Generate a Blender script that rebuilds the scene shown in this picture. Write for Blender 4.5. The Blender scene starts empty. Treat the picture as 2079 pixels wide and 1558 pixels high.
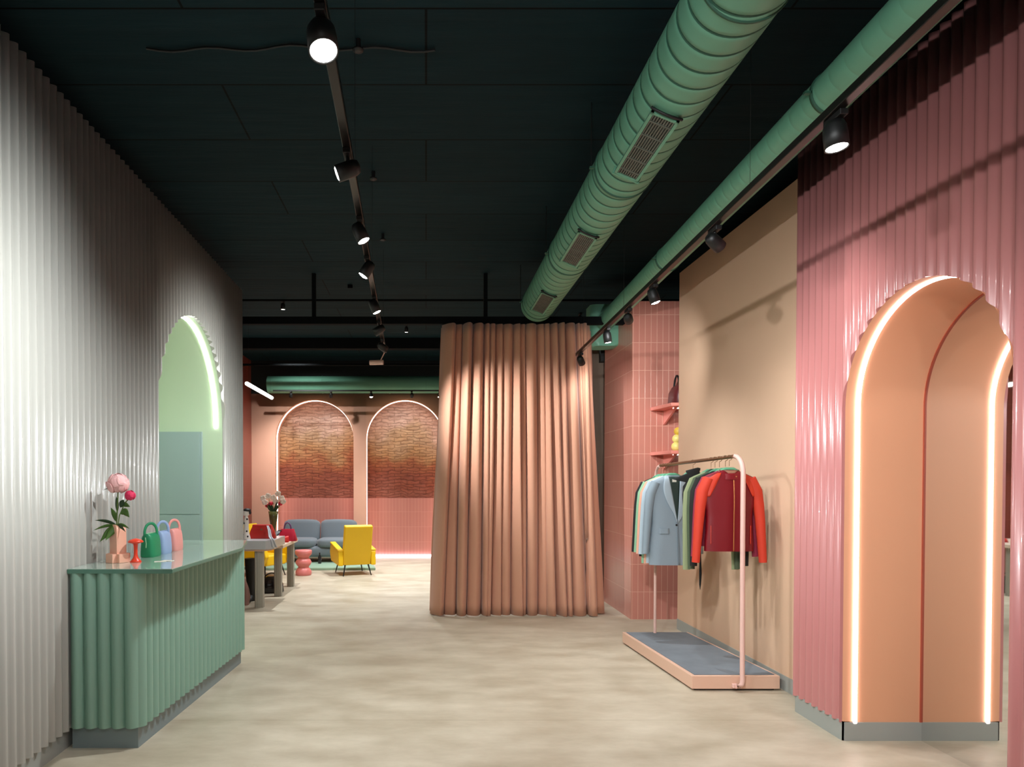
import bpy, math, random
from mathutils import Vector, Matrix, noise
random.seed(7)
SC = bpy.context.scene
COL = SC.collection
PI = math.pi
sin, cos = math.sin, math.cos

# ------------------------------------------------------------------ materials
def lin(c):
    return tuple(((v/255)/12.92 if v/255 <= .04045 else ((v/255+.055)/1.055)**2.4) for v in c) + (1,)

def mat(name, col, rough=.6, metal=0, spec=.5, coat=0, bump=0, bscale=20, vary=0, vscale=3, emit=None, estr=0, trans=0, sheen=0):
    m = bpy.data.materials.new(name); m.use_nodes = True
    nt = m.node_tree; b = nt.nodes['Principled BSDF']
    b.inputs['Base Color'].default_value = lin(col)
    b.inputs['Roughness'].default_value = rough
    b.inputs['Metallic'].default_value = metal
    b.inputs['Specular IOR Level'].default_value = spec
    b.inputs['Coat Weight'].default_value = coat
    b.inputs['Transmission Weight'].default_value = trans
    b.inputs['Sheen Weight'].default_value = sheen
    if emit:
        b.inputs['Emission Color'].default_value = lin(emit)
        b.inputs['Emission Strength'].default_value = estr
    if bump or vary:
        tc = nt.nodes.new('ShaderNodeTexCoord')
    if bump:
        n = nt.nodes.new('ShaderNodeTexNoise'); n.inputs['Scale'].default_value = bscale; n.inputs['Detail'].default_value = 5
        nt.links.new(tc.outputs['Object'], n.inputs['Vector'])
        bp = nt.nodes.new('ShaderNodeBump'); bp.inputs['Strength'].default_value = bump; bp.inputs['Distance'].default_value = .01
        nt.links.new(n.outputs['Fac'], bp.inputs['Height']); nt.links.new(bp.outputs['Normal'], b.inputs['Normal'])
    if vary:
        n = nt.nodes.new('ShaderNodeTexNoise'); n.inputs['Scale'].default_value = vscale; n.inputs['Detail'].default_value = 6
        nt.links.new(tc.outputs['Object'], n.inputs['Vector'])
        r = nt.nodes.new('ShaderNodeValToRGB')
        r.color_ramp.elements[0].position = .3; r.color_ramp.elements[1].position = .7
        d = tuple(max(0, v*(1-vary)) for v in col); l = tuple(min(255, v*(1+vary)) for v in col)
        r.color_ramp.elements[0].color = lin(d); r.color_ramp.elements[1].color = lin(l)
        nt.links.new(n.outputs['Fac'], r.inputs['Fac']); nt.links.new(r.outputs['Color'], b.inputs['Base Color'])
    return m

def math_node(nt, op, a, b=None):
    n = nt.nodes.new('ShaderNodeMath'); n.operation = op
    for i, v in enumerate((a, b)):
        if v is None: continue
        if isinstance(v, (int, float)): n.inputs[i].default_value = v
        else: nt.links.new(v, n.inputs[i])
    return n.outputs[0]

def tile_mat(name, c1, c2, grout, w, h, off=0, rough=.25, mortar=.0035, bump=.3, freq=2, vary=None):
    """tiles / boards laid over (x+y, z) in object space"""
    m = mat(name, c1, rough); nt = m.node_tree; b = nt.nodes['Principled BSDF']
    tc = nt.nodes.new('ShaderNodeTexCoord'); s = nt.nodes.new('ShaderNodeSeparateXYZ'); nt.links.new(tc.outputs['Object'], s.inputs[0])
    u = math_node(nt, 'ADD', s.outputs[0], s.outputs[1])
    c = nt.nodes.new('ShaderNodeCombineXYZ'); nt.links.new(u, c.inputs[0]); nt.links.new(s.outputs[2], c.inputs[1])
    br = nt.nodes.new('ShaderNodeTexBrick'); nt.links.new(c.outputs[0], br.inputs['Vector'])
    br.offset = off; br.offset_frequency = freq; br.squash = 1
    br.inputs['Scale'].default_value = 1; br.inputs['Brick Width'].default_value = w; br.inputs['Row Height'].default_value = h
    br.inputs['Mortar Size'].default_value = mortar; br.inputs['Mortar Smooth'].default_value = .3
    br.inputs['Color1'].default_value = lin(c1); br.inputs['Color2'].default_value = lin(c2); br.inputs['Mortar'].default_value = lin(grout)
    nt.links.new(br.outputs['Color'], b.inputs['Base Color'])
    bp = nt.nodes.new('ShaderNodeBump'); bp.inputs['Strength'].default_value = bump; bp.inputs['Distance'].default_value = .003; bp.invert = True
    nt.links.new(br.outputs['Fac'], bp.inputs['Height']); nt.links.new(bp.outputs['Normal'], b.inputs['Normal'])
    return m

def ceiling_mat():
    m = mat('ceiling_board', (26, 52, 58), .8, spec=.12); nt = m.node_tree; b = nt.nodes['Principled BSDF']
    tc = nt.nodes.new('ShaderNodeTexCoord'); mp = nt.nodes.new('ShaderNodeMapping'); nt.links.new(tc.outputs['Object'], mp.inputs[0])
    mp.inputs['Location'].default_value = (0, -4.23, 0)
    br = nt.nodes.new('ShaderNodeTexBrick'); nt.links.new(mp.outputs[0], br.inputs['Vector'])
    br.offset = .4; br.inputs['Scale'].default_value = 1
    br.inputs['Brick Width'].default_value = 3.1; br.inputs['Row Height'].default_value = .675; br.inputs['Mortar Size'].default_value = .007
    br.inputs['Color1'].default_value = lin((20, 44, 50)); br.inputs['Color2'].default_value = lin((24, 50, 57)); br.inputs['Mortar'].default_value = lin((6, 12, 14))
    n = nt.nodes.new('ShaderNodeTexNoise'); n.inputs['Scale'].default_value = 1.7; n.inputs['Detail'].default_value = 8
    mp2 = nt.nodes.new('ShaderNodeMapping'); mp2.inputs['Scale'].default_value = (1, 7, 1); nt.links.new(tc.outputs['Object'], mp2.inputs[0]); nt.links.new(mp2.outputs[0], n.inputs['Vector'])
    mx = nt.nodes.new('ShaderNodeMix'); mx.data_type = 'RGBA'; mx.blend_type = 'MULTIPLY'; mx.inputs['Factor'].default_value = .45
    nt.links.new(br.outputs['Color'], mx.inputs['A']); nt.links.new(n.outputs['Fac'], mx.inputs['B'])
    nt.links.new(mx.outputs['Result'], b.inputs['Base Color'])
    bp = nt.nodes.new('ShaderNodeBump'); bp.inputs['Strength'].default_value = .4; bp.inputs['Distance'].default_value = .02
    nt.links.new(n.outputs['Fac'], bp.inputs['Height']); nt.links.new(bp.outputs['Normal'], b.inputs['Normal'])
    return m

def floor_mat():
    m = mat('microcement', (196, 184, 162), .42); nt = m.node_tree; b = nt.nodes['Principled BSDF']
    tc = nt.nodes.new('ShaderNodeTexCoord')
    mp = nt.nodes.new('ShaderNodeMapping'); mp.inputs['Scale'].default_value = (.8, 1.5, 1); nt.links.new(tc.outputs['Object'], mp.inputs[0])
    n = nt.nodes.new('ShaderNodeTexNoise'); n.inputs['Scale'].default_value = 2.2; n.inputs['Detail'].default_value = 9; n.inputs['Roughness'].default_value = .62
    nt.links.new(mp.outputs[0], n.inputs['Vector'])
    r = nt.nodes.new('ShaderNodeValToRGB'); r.color_ramp.elements[0].position = .32; r.color_ramp.elements[1].position = .7
    r.color_ramp.elements[0].color = lin((172, 160, 138)); r.color_ramp.elements[1].color = lin((206, 196, 176))
    nt.links.new(n.outputs['Fac'], r.inputs['Fac'])
    # a few expansion joints cut into the screed
    s = nt.nodes.new('ShaderNodeTexBrick'); s.offset = 0; s.inputs['Scale'].default_value = 1
    s.inputs['Brick Width'].default_value = 30; s.inputs['Row Height'].default_value = 4.45; s.inputs['Mortar Size'].default_value = .004
    s.inputs['Color1'].default_value = (1, 1, 1, 1); s.inputs['Color2'].default_value = (1, 1, 1, 1); s.inputs['Mortar'].default_value = (.8, .78, .74, 1)
    mpj = nt.nodes.new('ShaderNodeMapping'); mpj.inputs['Location'].default_value = (13, 0, 0); nt.links.new(tc.outputs['Object'], mpj.inputs[0]); nt.links.new(mpj.outputs[0], s.inputs['Vector'])
    mx = nt.nodes.new('ShaderNodeMix'); mx.data_type = 'RGBA'; mx.blend_type = 'MULTIPLY'; mx.inputs['Factor'].default_value = 1
    nt.links.new(r.outputs['Color'], mx.inputs['A']); nt.links.new(s.outputs['Color'], mx.inputs['B']); nt.links.new(mx.outputs['Result'], b.inputs['Base Color'])
    rr = nt.nodes.new('ShaderNodeMapRange'); rr.inputs['To Min'].default_value = .34; rr.inputs['To Max'].default_value = .6
    nt.links.new(n.outputs['Fac'], rr.inputs['Value']); nt.links.new(rr.outputs[0], b.inputs['Roughness'])
    bp = nt.nodes.new('ShaderNodeBump'); bp.inputs['Strength'].default_value = .12; bp.inputs['Distance'].default_value = .01
    nt.links.new(n.outputs['Fac'], bp.inputs['Height']); nt.links.new(bp.outputs['Normal'], b.inputs['Normal'])
    return m

def old_brick_mat():
    m = mat('old_brick', (160, 90, 70), .85); nt = m.node_tree; b = nt.nodes['Principled BSDF']
    tc = nt.nodes.new('ShaderNodeTexCoord'); s = nt.nodes.new('ShaderNodeSeparateXYZ'); nt.links.new(tc.outputs['Object'], s.inputs[0])
    n0 = nt.nodes.new('ShaderNodeTexNoise'); n0.inputs['Scale'].default_value = 3.5; n0.inputs['Detail'].default_value = 6; nt.links.new(tc.outputs['Object'], n0.inputs['Vector'])
    wob = math_node(nt, 'MULTIPLY', n0.outputs['Fac'], .2)
    v = math_node(nt, 'ADD', s.outputs[2], wob)
    c = nt.nodes.new('ShaderNodeCombineXYZ'); nt.links.new(s.outputs[0], c.inputs[0]); nt.links.new(v, c.inputs[1])
    br = nt.nodes.new('ShaderNodeTexBrick'); nt.links.new(c.outputs[0], br.inputs['Vector'])
    br.inputs['Scale'].default_value = 1; br.inputs['Brick Width'].default_value = .26; br.inputs['Row Height'].default_value = .062
    br.inputs['Mortar Size'].default_value = .008; br.inputs['Mortar Smooth'].default_value = .6
    br.inputs['Color1'].default_value = (.72, .72, .72, 1); br.inputs['Color2'].default_value = (1, 1, 1, 1); br.inputs['Mortar'].default_value = (.5, .47, .44, 1)
    # colour bands by height, paler towards the top, ragged by noise
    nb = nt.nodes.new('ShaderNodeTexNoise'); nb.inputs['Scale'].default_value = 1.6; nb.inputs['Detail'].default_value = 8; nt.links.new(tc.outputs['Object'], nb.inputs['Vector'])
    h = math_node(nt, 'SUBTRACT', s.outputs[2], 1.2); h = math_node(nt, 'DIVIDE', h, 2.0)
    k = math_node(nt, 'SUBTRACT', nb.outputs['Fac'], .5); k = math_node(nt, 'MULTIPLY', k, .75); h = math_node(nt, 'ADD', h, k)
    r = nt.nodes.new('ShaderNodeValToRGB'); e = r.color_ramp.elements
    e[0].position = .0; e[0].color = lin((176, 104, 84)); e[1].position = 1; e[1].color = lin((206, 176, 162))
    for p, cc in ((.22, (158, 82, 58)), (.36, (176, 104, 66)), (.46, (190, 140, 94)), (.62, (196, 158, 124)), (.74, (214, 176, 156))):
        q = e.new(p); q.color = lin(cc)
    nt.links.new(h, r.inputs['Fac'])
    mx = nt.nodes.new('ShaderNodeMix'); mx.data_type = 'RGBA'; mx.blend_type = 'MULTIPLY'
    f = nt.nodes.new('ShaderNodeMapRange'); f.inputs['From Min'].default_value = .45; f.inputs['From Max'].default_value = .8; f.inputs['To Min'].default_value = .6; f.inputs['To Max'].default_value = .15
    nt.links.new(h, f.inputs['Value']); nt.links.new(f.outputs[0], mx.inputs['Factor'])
    nt.links.new(r.outputs['Color'], mx.inputs['A']); nt.links.new(br.outputs['Color'], mx.inputs['B'])
    n2 = nt.nodes.new('ShaderNodeTexNoise'); n2.inputs['Scale'].default_value = 7; n2.inputs['Detail'].default_value = 9; n2.inputs['Roughness'].default_value = .7
    mp = nt.nodes.new('ShaderNodeMapping'); mp.inputs['Scale'].default_value = (1, 1, 3.2); nt.links.new(tc.outputs['Object'], mp.inputs[0]); nt.links.new(mp.outputs[0], n2.inputs['Vector'])
    r2 = nt.nodes.new('ShaderNodeValToRGB'); r2.color_ramp.elements[0].position = .35; r2.color_ramp.elements[1].position = .6
    r2.color_ramp.elements[0].color = (.5, .42, .38, 1); r2.color_ramp.elements[1].color = (1, 1, 1, 1); nt.links.new(n2.outputs['Fac'], r2.inputs['Fac'])
    mx2 = nt.nodes.new('ShaderNodeMix'); mx2.data_type = 'RGBA'; mx2.blend_type = 'MULTIPLY'; mx2.inputs['Factor'].default_value = .75
    nt.links.new(mx.outputs['Result'], mx2.inputs['A']); nt.links.new(r2.outputs['Color'], mx2.inputs['B']); nt.links.new(mx2.outputs['Result'], b.inputs['Base Color'])
    hsum = math_node(nt, 'SUBTRACT', n2.outputs['Fac'], br.outputs['Fac'])
    bp = nt.nodes.new('ShaderNodeBump'); bp.inputs['Strength'].default_value = .9; bp.inputs['Distance'].default_value = .03
    nt.links.new(hsum, bp.inputs['Height']); nt.links.new(bp.outputs['Normal'], b.inputs['Normal'])
    return m

M = dict(
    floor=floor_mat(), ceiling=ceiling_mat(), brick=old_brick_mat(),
    grey_wall=mat('grey_corrugated_sheet', (164, 164, 158), .3, .0, .5, coat=.25),
    pink_wall=mat('pink_corrugated_sheet', (186, 122, 120), .27, 0, .55, coat=.35),
    green_sheet=mat('sage_corrugated_sheet', (134, 174, 158), .42),
    beige=mat('beige_plaster', (214, 178, 150), .75, bump=.05, bscale=40, vary=.02, vscale=1.2),
    terracotta=mat('terracotta_plaster', (216, 162, 136), .8, bump=.05, bscale=30, vary=.03, vscale=1),
    orange=mat('orange_paint', (222, 162, 126), .6),
    seam=mat('rust_seam', (170, 78, 56), .6),
    mint=mat('mint_paint', (186, 205, 178), .42),
    teal_door=mat('blue_grey_laminate', (150, 170, 170), .4),
    tile=tile_mat('pink_tile', (190, 124, 110), (194, 128, 114), (216, 162, 144), .066, .31, rough=.22),
    tile_low=tile_mat('rose_tile', (190, 122, 110), (194, 127, 114), (208, 146, 132), .066, .31, rough=.3),
    tile_dark=tile_mat('dark_red_tile', (136, 62, 50), (140, 66, 54), (156, 82, 70), .066, .31, rough=.3),
    duct=mat('green_duct_paint', (108, 166, 140), .45, 0, .4),
    duct_seam=mat('duct_seam', (46, 92, 74), .6),
    grille=mat('grille_grey', (92, 100, 92), .5), grille_dark=mat('grille_dark', (40, 46, 44), .8),
    black=mat('matte_black', (12, 13, 14), .5), blackm=mat('black_track_metal', (34, 31, 30), .32, .6),
    dark=mat('dark_paint', (18, 26, 28), .7), darkbeam=mat('dark_steel', (9, 12, 14), .85, spec=.15),
    base=mat('grey_baseboard', (156, 160, 156), .45),
    curtain=mat('velvet_curtain', (196, 142, 116), .85, bump=.08, bscale=120, sheen=.25),
    led=mat('led_light', (255, 255, 255), emit=(255, 236, 236), estr=10),
    led_cool=mat('led_light_green_arch', (255, 255, 255), emit=(250, 255, 240), estr=13),
    led_back=mat('led_light_back', (255, 255, 255), emit=(255, 228, 216), estr=5),
    led_floor=mat('led_light_floor', (255, 255, 255), emit=(236, 232, 255), estr=5),
    lens=mat('lamp_lens', (255, 255, 255), emit=(255, 252, 246), estr=60),
    lens_soft=mat('lamp_lens_shaded', (255, 255, 255), emit=(255, 250, 240), estr=6),
    lens_off=mat('lamp_glass', (120, 120, 120), .1),
    mirror=mat('mirror_glass', (236, 238, 236), .02, 1),
    top=mat('lacquered_mint_top', (176, 196, 184), .07, 0, .6, coat=.6),
    topedge=mat('green_top_edge', (84, 128, 112), .3),
    plinth=mat('blue_grey_plinth', (126, 144, 148), .45),
    pinkmetal=mat('pale_pink_metal', (226, 186, 176), .4),
    rackbase=mat('pale_peach_base', (222, 182, 160), .5),
    brass=mat('brushed_brass', (152, 122, 96), .3, .85),
    carpet=mat('blue_grey_carpet', (118, 126, 134), .95, bump=.3, bscale=260, vary=.05, vscale=5),
    yellow=mat('yellow_leather', (236, 190, 8), .5, bump=.05, bscale=60),
    sofa=mat('grey_velvet', (112, 122, 130), .8, sheen=.3),
    stool=mat('pink_ceramic', (218, 126, 122), .35),
    table=mat('silver_lacquer', (186, 188, 190), .25, .1), tleg=mat('fluted_grey_leg', (158, 154, 142), .45),
    rug=mat('sage_carpet', (142, 168, 146), .9),
    concrete=mat('grey_brown_column', (120, 104, 90), .8, bump=.1, vary=.05),
    stem=mat('green_stem', (84, 112, 50), .5), leaf=mat('green_leaf', (66, 100, 32), .45), leafd=mat('dark_leaf', (36, 62, 30), .5),
)

# ------------------------------------------------------------------ mesh tools
class MB:
    def __init__(s): s.v = []; s.f = []; s.sm = []; s.mi = []
    def add(s, vs, fs, smooth=False, mi=0, T=None):
        o = len(s.v)
        s.v += [tuple(T @ Vector(p)) if T else tuple(p) for p in vs]
        for f in fs: s.f.append(tuple(i+o for i in f)); s.sm.append(smooth); s.mi.append(mi)
        return s
    def box(s, x0, x1, y0, y1, z0, z1, mi=0, T=None):
        vs = [(x0,y0,z0),(x1,y0,z0),(x1,y1,z0),(x0,y1,z0),(x0,y0,z1),(x1,y0,z1),(x1,y1,z1),(x0,y1,z1)]
        return s.add(vs, [(0,3,2,1),(4,5,6,7),(0,1,5,4),(1,2,6,5),(2,3,7,6),(3,0,4,7)], False, mi, T)
    def prism(s, poly, z0, z1, mi=0, T=None):
        n = len(poly); vs = [(x,y,z0) for x,y in poly]+[(x,y,z1) for x,y in poly]
        fs = [tuple(range(n-1,-1,-1)), tuple(range(n,2*n))]+[(i,(i+1)%n,(i+1)%n+n,i+n) for i in range(n)]
        return s.add(vs, fs, False, mi, T)
    def loft(s, rings, caps=True, smooth=True, closed=True, mi=0, T=None):
        n = len(rings[0]); vs = [p for r in rings for p in r]; fs = []
        for k in range(len(rings)-1):
            for i in range(n if closed else n-1):
                j = (i+1) % n; fs.append((k*n+i, k*n+j, (k+1)*n+j, (k+1)*n+i))
        s.add(vs, fs, smooth, mi, T)
        if caps and closed:
            s.add(rings[0], [tuple(range(n-1,-1,-1))], False, mi, T); s.add(rings[-1], [tuple(range(n))], False, mi, T)
        return s
    def grid(s, fn, nu, nv, smooth=True, mi=0, T=None):
        return s.loft([[fn(i/nu, j/nv) for i in range(nu+1)] for j in range(nv+1)], False, smooth, False, mi, T)
    def tube(s, path, r, n=10, caps=True, mi=0, T=None, flat=1.0, up=None):
        P = [Vector(p) for p in path]; rings = []
        R = r if isinstance(r, (list, tuple)) else [r]*len(P)
        ref = Vector(up) if up else None
        for i, p in enumerate(P):
            t = (P[min(i+1, len(P)-1)]-P[max(i-1, 0)]).normalized()
            if ref is None: ref = Vector((0,0,1)) if abs(t.z) < .9 else Vector((1,0,0))
            a = (ref - t*ref.dot(t)).normalized(); b = t.cross(a)
            if not up: ref = a
            rings.append([p + a*R[i]*cos(2*PI*k/n)*flat + b*R[i]*sin(2*PI*k/n) for k in range(n)])
        return s.loft(rings, caps, True, True, mi, T)
    def lathe(s, prof, c=(0,0,0), n=24, mi=0, T=None, wob=None):
        rings = []
        for r, z in prof:
            rings.append([(c[0]+r*(1+(wob(2*PI*k/n, z) if wob else 0))*cos(2*PI*k/n), c[1]+r*(1+(wob(2*PI*k/n, z) if wob else 0))*sin(2*PI*k/n), c[2]+z) for k in range(n)])
        return s.loft(rings, True, True, True, mi, T)
    def ball(s, c, r, n=12, sq=(1,1,1), mi=0, T=None):
        rings = []
        for j in range(1, n):
            a = PI*j/n - PI/2
            rings.append([(c[0]+r*sq[0]*cos(a)*cos(2*PI*k/(2*n)), c[1]+r*sq[1]*cos(a)*sin(2*PI*k/(2*n)), c[2]+r*sq[2]*sin(a)) for k in range(2*n)])
        return s.loft(rings, True, True, True, mi, T)
    def build(s, name, m, parent=None, loc=None, bevel=0, seg=2, sub=0, solid=0, rotz=0):
        me = bpy.data.meshes.new(name); me.from_pydata(s.v, [], s.f); me.update()
        me.polygons.foreach_set('use_smooth', s.sm); me.polygons.foreach_set('material_index', s.mi)
        for q in (m if isinstance(m, (list, tuple)) else [m]): me.materials.append(q)
        o = bpy.data.objects.new(name, me); COL.objects.link(o)
        if parent: o.parent = parent
        if loc: o.location = loc
        if rotz: o.rotation_euler.z = rotz
        if solid: d = o.modifiers.new('thick', 'SOLIDIFY'); d.thickness = solid; d.offset = 0
        if bevel: d = o.modifiers.new('bevel', 'BEVEL'); d.width = bevel; d.segments = seg; d.limit_method = 'ANGLE'; d.angle_limit = math.radians(40)
        if sub: d = o.modifiers.new('sub', 'SUBSURF'); d.levels = d.render_levels = sub
        return o

def tag(o, label, cat, group=None, kind=None):
    o['label'] = label; o['category'] = cat
    if group: o['group'] = group
    if kind: o['kind'] = kind
    return o
def thing(name, label, cat, loc=(0,0,0), rotz=0, group=None):
    o = bpy.data.objects.new(name, None); COL.objects.link(o); o.location = loc; o.rotation_euler = (0,0,rotz); o.empty_display_size = .1
    return tag(o, label, cat, group)
def struct(o, label=None):
    o['kind'] = 'structure'
    if label: o['label'] = label
    return o

# ------------------------------------------------------------------ camera
FPX = 1400.0; PITCH = math.radians(1.0)
cam = bpy.data.cameras.new('camera'); cam.sensor_width = 36; cam.lens = 36*FPX/2079; cam.clip_start = .05
PX, HY = 865.0, 978.0
cam.shift_x = (1039.5-PX)/2079
cam.shift_y = ((HY + FPX*math.tan(PITCH)) - 779)/2079
co = bpy.data.objects.new('camera', cam); COL.objects.link(co); co.location = (0, 0, 1.55); co.rotation_euler = (PI/2-PITCH, 0, 0)
SC.camera = co
SC.view_settings.view_transform = 'Standard'; SC.view_settings.look = 'None'; SC.view_settings.gamma = 1; SC.view_settings.use_curve_mapping = False
SC.view_settings.exposure = 0.2
SC.cycles.use_denoising = True; SC.cycles.sample_clamp_indirect = 4; SC.cycles.max_bounces = 7
SC.cycles.caustics_reflective = False; SC.cycles.caustics_refractive = False
w = bpy.data.worlds.new('world'); SC.world = w; w.use_nodes = True
w.node_tree.nodes['Background'].inputs[0].default_value = (.02, .02, .022, 1); w.node_tree.nodes['Background'].inputs[1].default_value = 1

CEIL = 3.96; WALLTOP = 3.75
# ------------------------------------------------------------------ room shell
struct(MB().box(-3.6, 3.7, -3.1, 14.4, -.1, 0).build('floor', M['floor']))
struct(MB().box(-3.6, 3.7, -3.1, 14.4, CEIL, CEIL+.1).build('ceiling', M['ceiling']))
struct(MB().box(-3.7, 3.8, -3.2, -3.1, 0, CEIL).build('wall_front', M['beige']))
struct(MB().box(-3.6, -3.49, -3.1, 14.4, 0, CEIL).build('wall_outer_left', M['tile_dark']))
struct(MB().box(3.6, 3.7, -3.1, 14.4, 0, CEIL).build('wall_outer_right', M['dark']))

def arch_pts(c, r, spring, n=40):
    return [(c-r, 0), (c-r, spring*.5), (c-r, spring*.9), (c-r, spring*.98)] + [(c-r*cos(PI*k/n), spring+r*sin(PI*k/n)) for k in range(n+1)] + [(c+r, spring*.98), (c+r, spring*.9), (c+r, spring*.5), (c+r, 0)]

def sheet(P, s0, s1, z0, z1, arch=None, amp=.02, per=.0745, n=10, flat=False, thick=.1, lip=0):
    """wall skin over s with optional arch hole. P(s, d, z) -> world. d is out of the wall."""
    b = MB(); segs = []
    def grid_s(a, e):
        k = max(1, int(round((e-a)/(per/n)))) if not flat else max(1, int(round((e-a)/.02)))
        return [a+(e-a)*i/k for i in range(k+1)]
    if arch:
        c, r, sp = arch
        segs += [(grid_s(s0, c-r), None), (grid_s(c-r, c+r), 1), (grid_s(c+r, s1), None)]
    else: segs.append((grid_s(s0, s1), None))
    def wave(s):
        if flat: return 0
        x = cos(2*PI*s/per); return amp*(1+x)*.5*2 if False else amp*(1+(abs(x)**.8)*(1 if x > 0 else -1))
    for ss, a in segs:
        if a:
            c, r, sp = arch
            ss = sorted(set(ss + [c-r+.0008, c-r+.002, c-r+.004, c+r-.0008, c+r-.002, c+r-.004]))
            lo = lambda s: sp + math.sqrt(max(0, r*r-(s-c)**2))
        else: lo = lambda s: z0
        vs = []; fs = []
        for i, s in enumerate(ss):
            vs += [P(s, wave(s), lo(s)), P(s, wave(s), z1), P(s, -thick, lo(s)), P(s, -thick, z1)]
            if i:
                k = 4*i
                fs += [(k-4, k, k+1, k-3), (k-2, k-1, k+3, k+2), (k-3, k+1, k+3, k-1)]
        b.add(vs, fs, True)
        if a and not flat:
            b.loft([[P(q, max(wave(q), lip), lo(q)) for q in ss], [P(q, lip, lo(q)) for q in ss]], False, False, False)
        if not a:
            if ss[0] == s0: b.add([vs[0], vs[1], vs[3], vs[2]], [(0,1,2,3)])
            if ss[-1] == s1: b.add([vs[-4], vs[-3], vs[-1], vs[-2]], [(0,1,2,3)])
            for e in (ss[0], ss[-1]):   # close the open flute beside the doorway
                if arch and e not in (s0, s1) and not flat:
                    b.add([P(e, wave(e), z0), P(e, lip, z0), P(e, lip, arch[2]), P(e, wave(e), arch[2])], [(0,1,2,3)])
    return b
def arch_tunnel(P, c, r, spring, d0, d1):
    b = MB(); pts = arch_pts(c, r, spring)
    b.loft([[P(s, d0, z) for s, z in pts], [P(s, d1, z) for s, z in pts]], False, True, False)
    return b
def arch_ribbon(P, c, r, spring, d0, d1, inset=.004, zmin=0, only_far=False, n=48, rr=0):
    """thin strip lying on the inside of an arch"""
    pts = [(c-(r-inset)*cos(PI*k/n), spring+(r-inset)*sin(PI*k/n)) for k in range(n+1)]
    pts2 = [(c-(r-inset-.006)*cos(PI*k/n), spring+(r-inset-.006)*sin(PI*k/n)) for k in range(n+1)]
    if zmin < spring:
        pts = [(c-r+inset, zmin)]+pts+[(c+r-inset, zmin)]; pts2 = [(c-r+inset+.006, zmin)]+pts2+[(c+r-inset-.006, zmin)]
    rings = []
    for (s, z), (s2, z2) in zip(pts, pts2): rings.append([P(s, d0, z), P(s, d1, z), P(s2, d1, z2), P(s2, d0, z2)])
    return MB().loft(rings, True, False, True)

# left grey corrugated wall (very slightly out of square with the view)
KL = -.0143
def PL(s, d, z): return (-2.035 + KL*s + d, s, z)
LC, LR, LSP = 6.32, .93, 2.11
struct(sheet(PL, -3.0, 7.98, .11, WALLTOP, (LC, LR, LSP), amp=.018).build('wall_left', M['grey_wall']), 'tall grey corrugated wall on the left with a mint arched opening')
b = MB()
for a, e in ((-3.0, LC-LR), (LC+LR, 7.98)):
    b.add([PL(a, .006, 0), PL(e, .006, 0), PL(e, .006, .115), PL(a, .006, .115), PL(a, -.1, 0), PL(e, -.1, 0), PL(e, -.1, .11), PL(a, -.1, .11)],
          [(0,1,2,3), (3,2,6,7), (4,7,6,5), (1,5,6,2), (0,3,7,4)])
struct(b.build('baseboard_left', M['base']))
struct(arch_tunnel(PL, LC, LR, LSP, .0, -1.2).build('wall_arch_left', M['mint']), 'mint green inner faces of the left archway')
struct(MB().box(-3.42, -3.3, 5.2, 7.4, 0, 3.2).build('wall_arch_left_back', M['mint']))
tag(arch_ribbon(PL, LC, LR, LSP, -.055, -.085, zmin=LSP).build('arch_light_strip', M['led_cool']), 'curved white light strip inside the mint green archway', 'light')
# blue-grey door in the far reveal of the passage
dr = MB().box(-3.2, -2.345, LC+LR-.035, LC+LR-.004, 0, 2.07).build('door_1', M['teal_door']); struct(dr, 'blue-grey flush door inside the mint archway')
MB().box(-3.2, -2.37, LC+LR-.041, LC+LR-.033, .02, 1.20).build('door_panel', M['teal_door'], dr)
MB().box(-3.2, -2.37, LC+LR-.041, LC+LR-.033, 1.208, 2.045).build('door_panel', M['teal_door'], dr)

# right pink corrugated wall
def PR(s, d, z): return (2.498 - d, s, z)
RC, RR, RSP = 3.515, .585, 1.985
struct(sheet(PR, -3.0, 4.62, .11, WALLTOP, (RC, RR, RSP), amp=.014, lip=.010).build('wall_right', M['pink_wall']), 'tall pink corrugated wall on the right with an orange arched niche')
b = MB()
for a, e in ((-3.0, RC-RR), (RC+RR, 4.62)):
    b.add([PR(a, .012, 0), PR(e, .012, 0), PR(e, .012, .115), PR(a, .012, .115), PR(a, -.1, 0), PR(e, -.1, 0), PR(e, -.1, .11), PR(a, -.1, .11)],
          [(0,1,2,3), (3,2,6,7), (4,7,6,5), (1,5,6,2), (0,3,7,4)])
struct(b.build('baseboard_right', M['base']))
DM = -.46
struct(arch_tunnel(PR, RC, RR, RSP, .010, DM-.1).build('wall_arch_right', M['orange']), 'orange inner faces of the right arched niche')
b = MB(); b.box(2.5, 2.498-DM, RC+RR-.008, RC+RR+.0, 0, .11); b.box(2.5, 2.498-DM, RC-RR, RC-RR+.008, 0, .11)
struct(b.build('baseboard_niche', M['base']))
struct(arch_ribbon(PR, RC, RR, RSP, DM+.008, DM, inset=.001, zmin=.0).build('trim_niche_seam', M['seam']))
tag(arch_ribbon(PR, RC, RR, RSP, -.054, -.073, zmin=.105).build('arch_light_strip', M['led']), 'bright white light strip tracing the orange arched niche', 'light')
# mirror filling the back of the niche
b = MB(); pts = arch_pts(RC, RR-.003, RSP, 60); n = len(pts)
b.add([(2.498-DM, s, z) for s, z in pts]+[(2.498-DM+.01, s, z) for s, z in pts], [tuple(range(n)), tuple(range(2*n-1, n-1, -1))]+[(i, i+n, (i+1) % n+n, (i+1) % n) for i in range(n)])
tag(b.build('arched_mirror', M['mirror']), 'tall arched mirror at the back of the orange niche', 'mirror')

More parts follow.
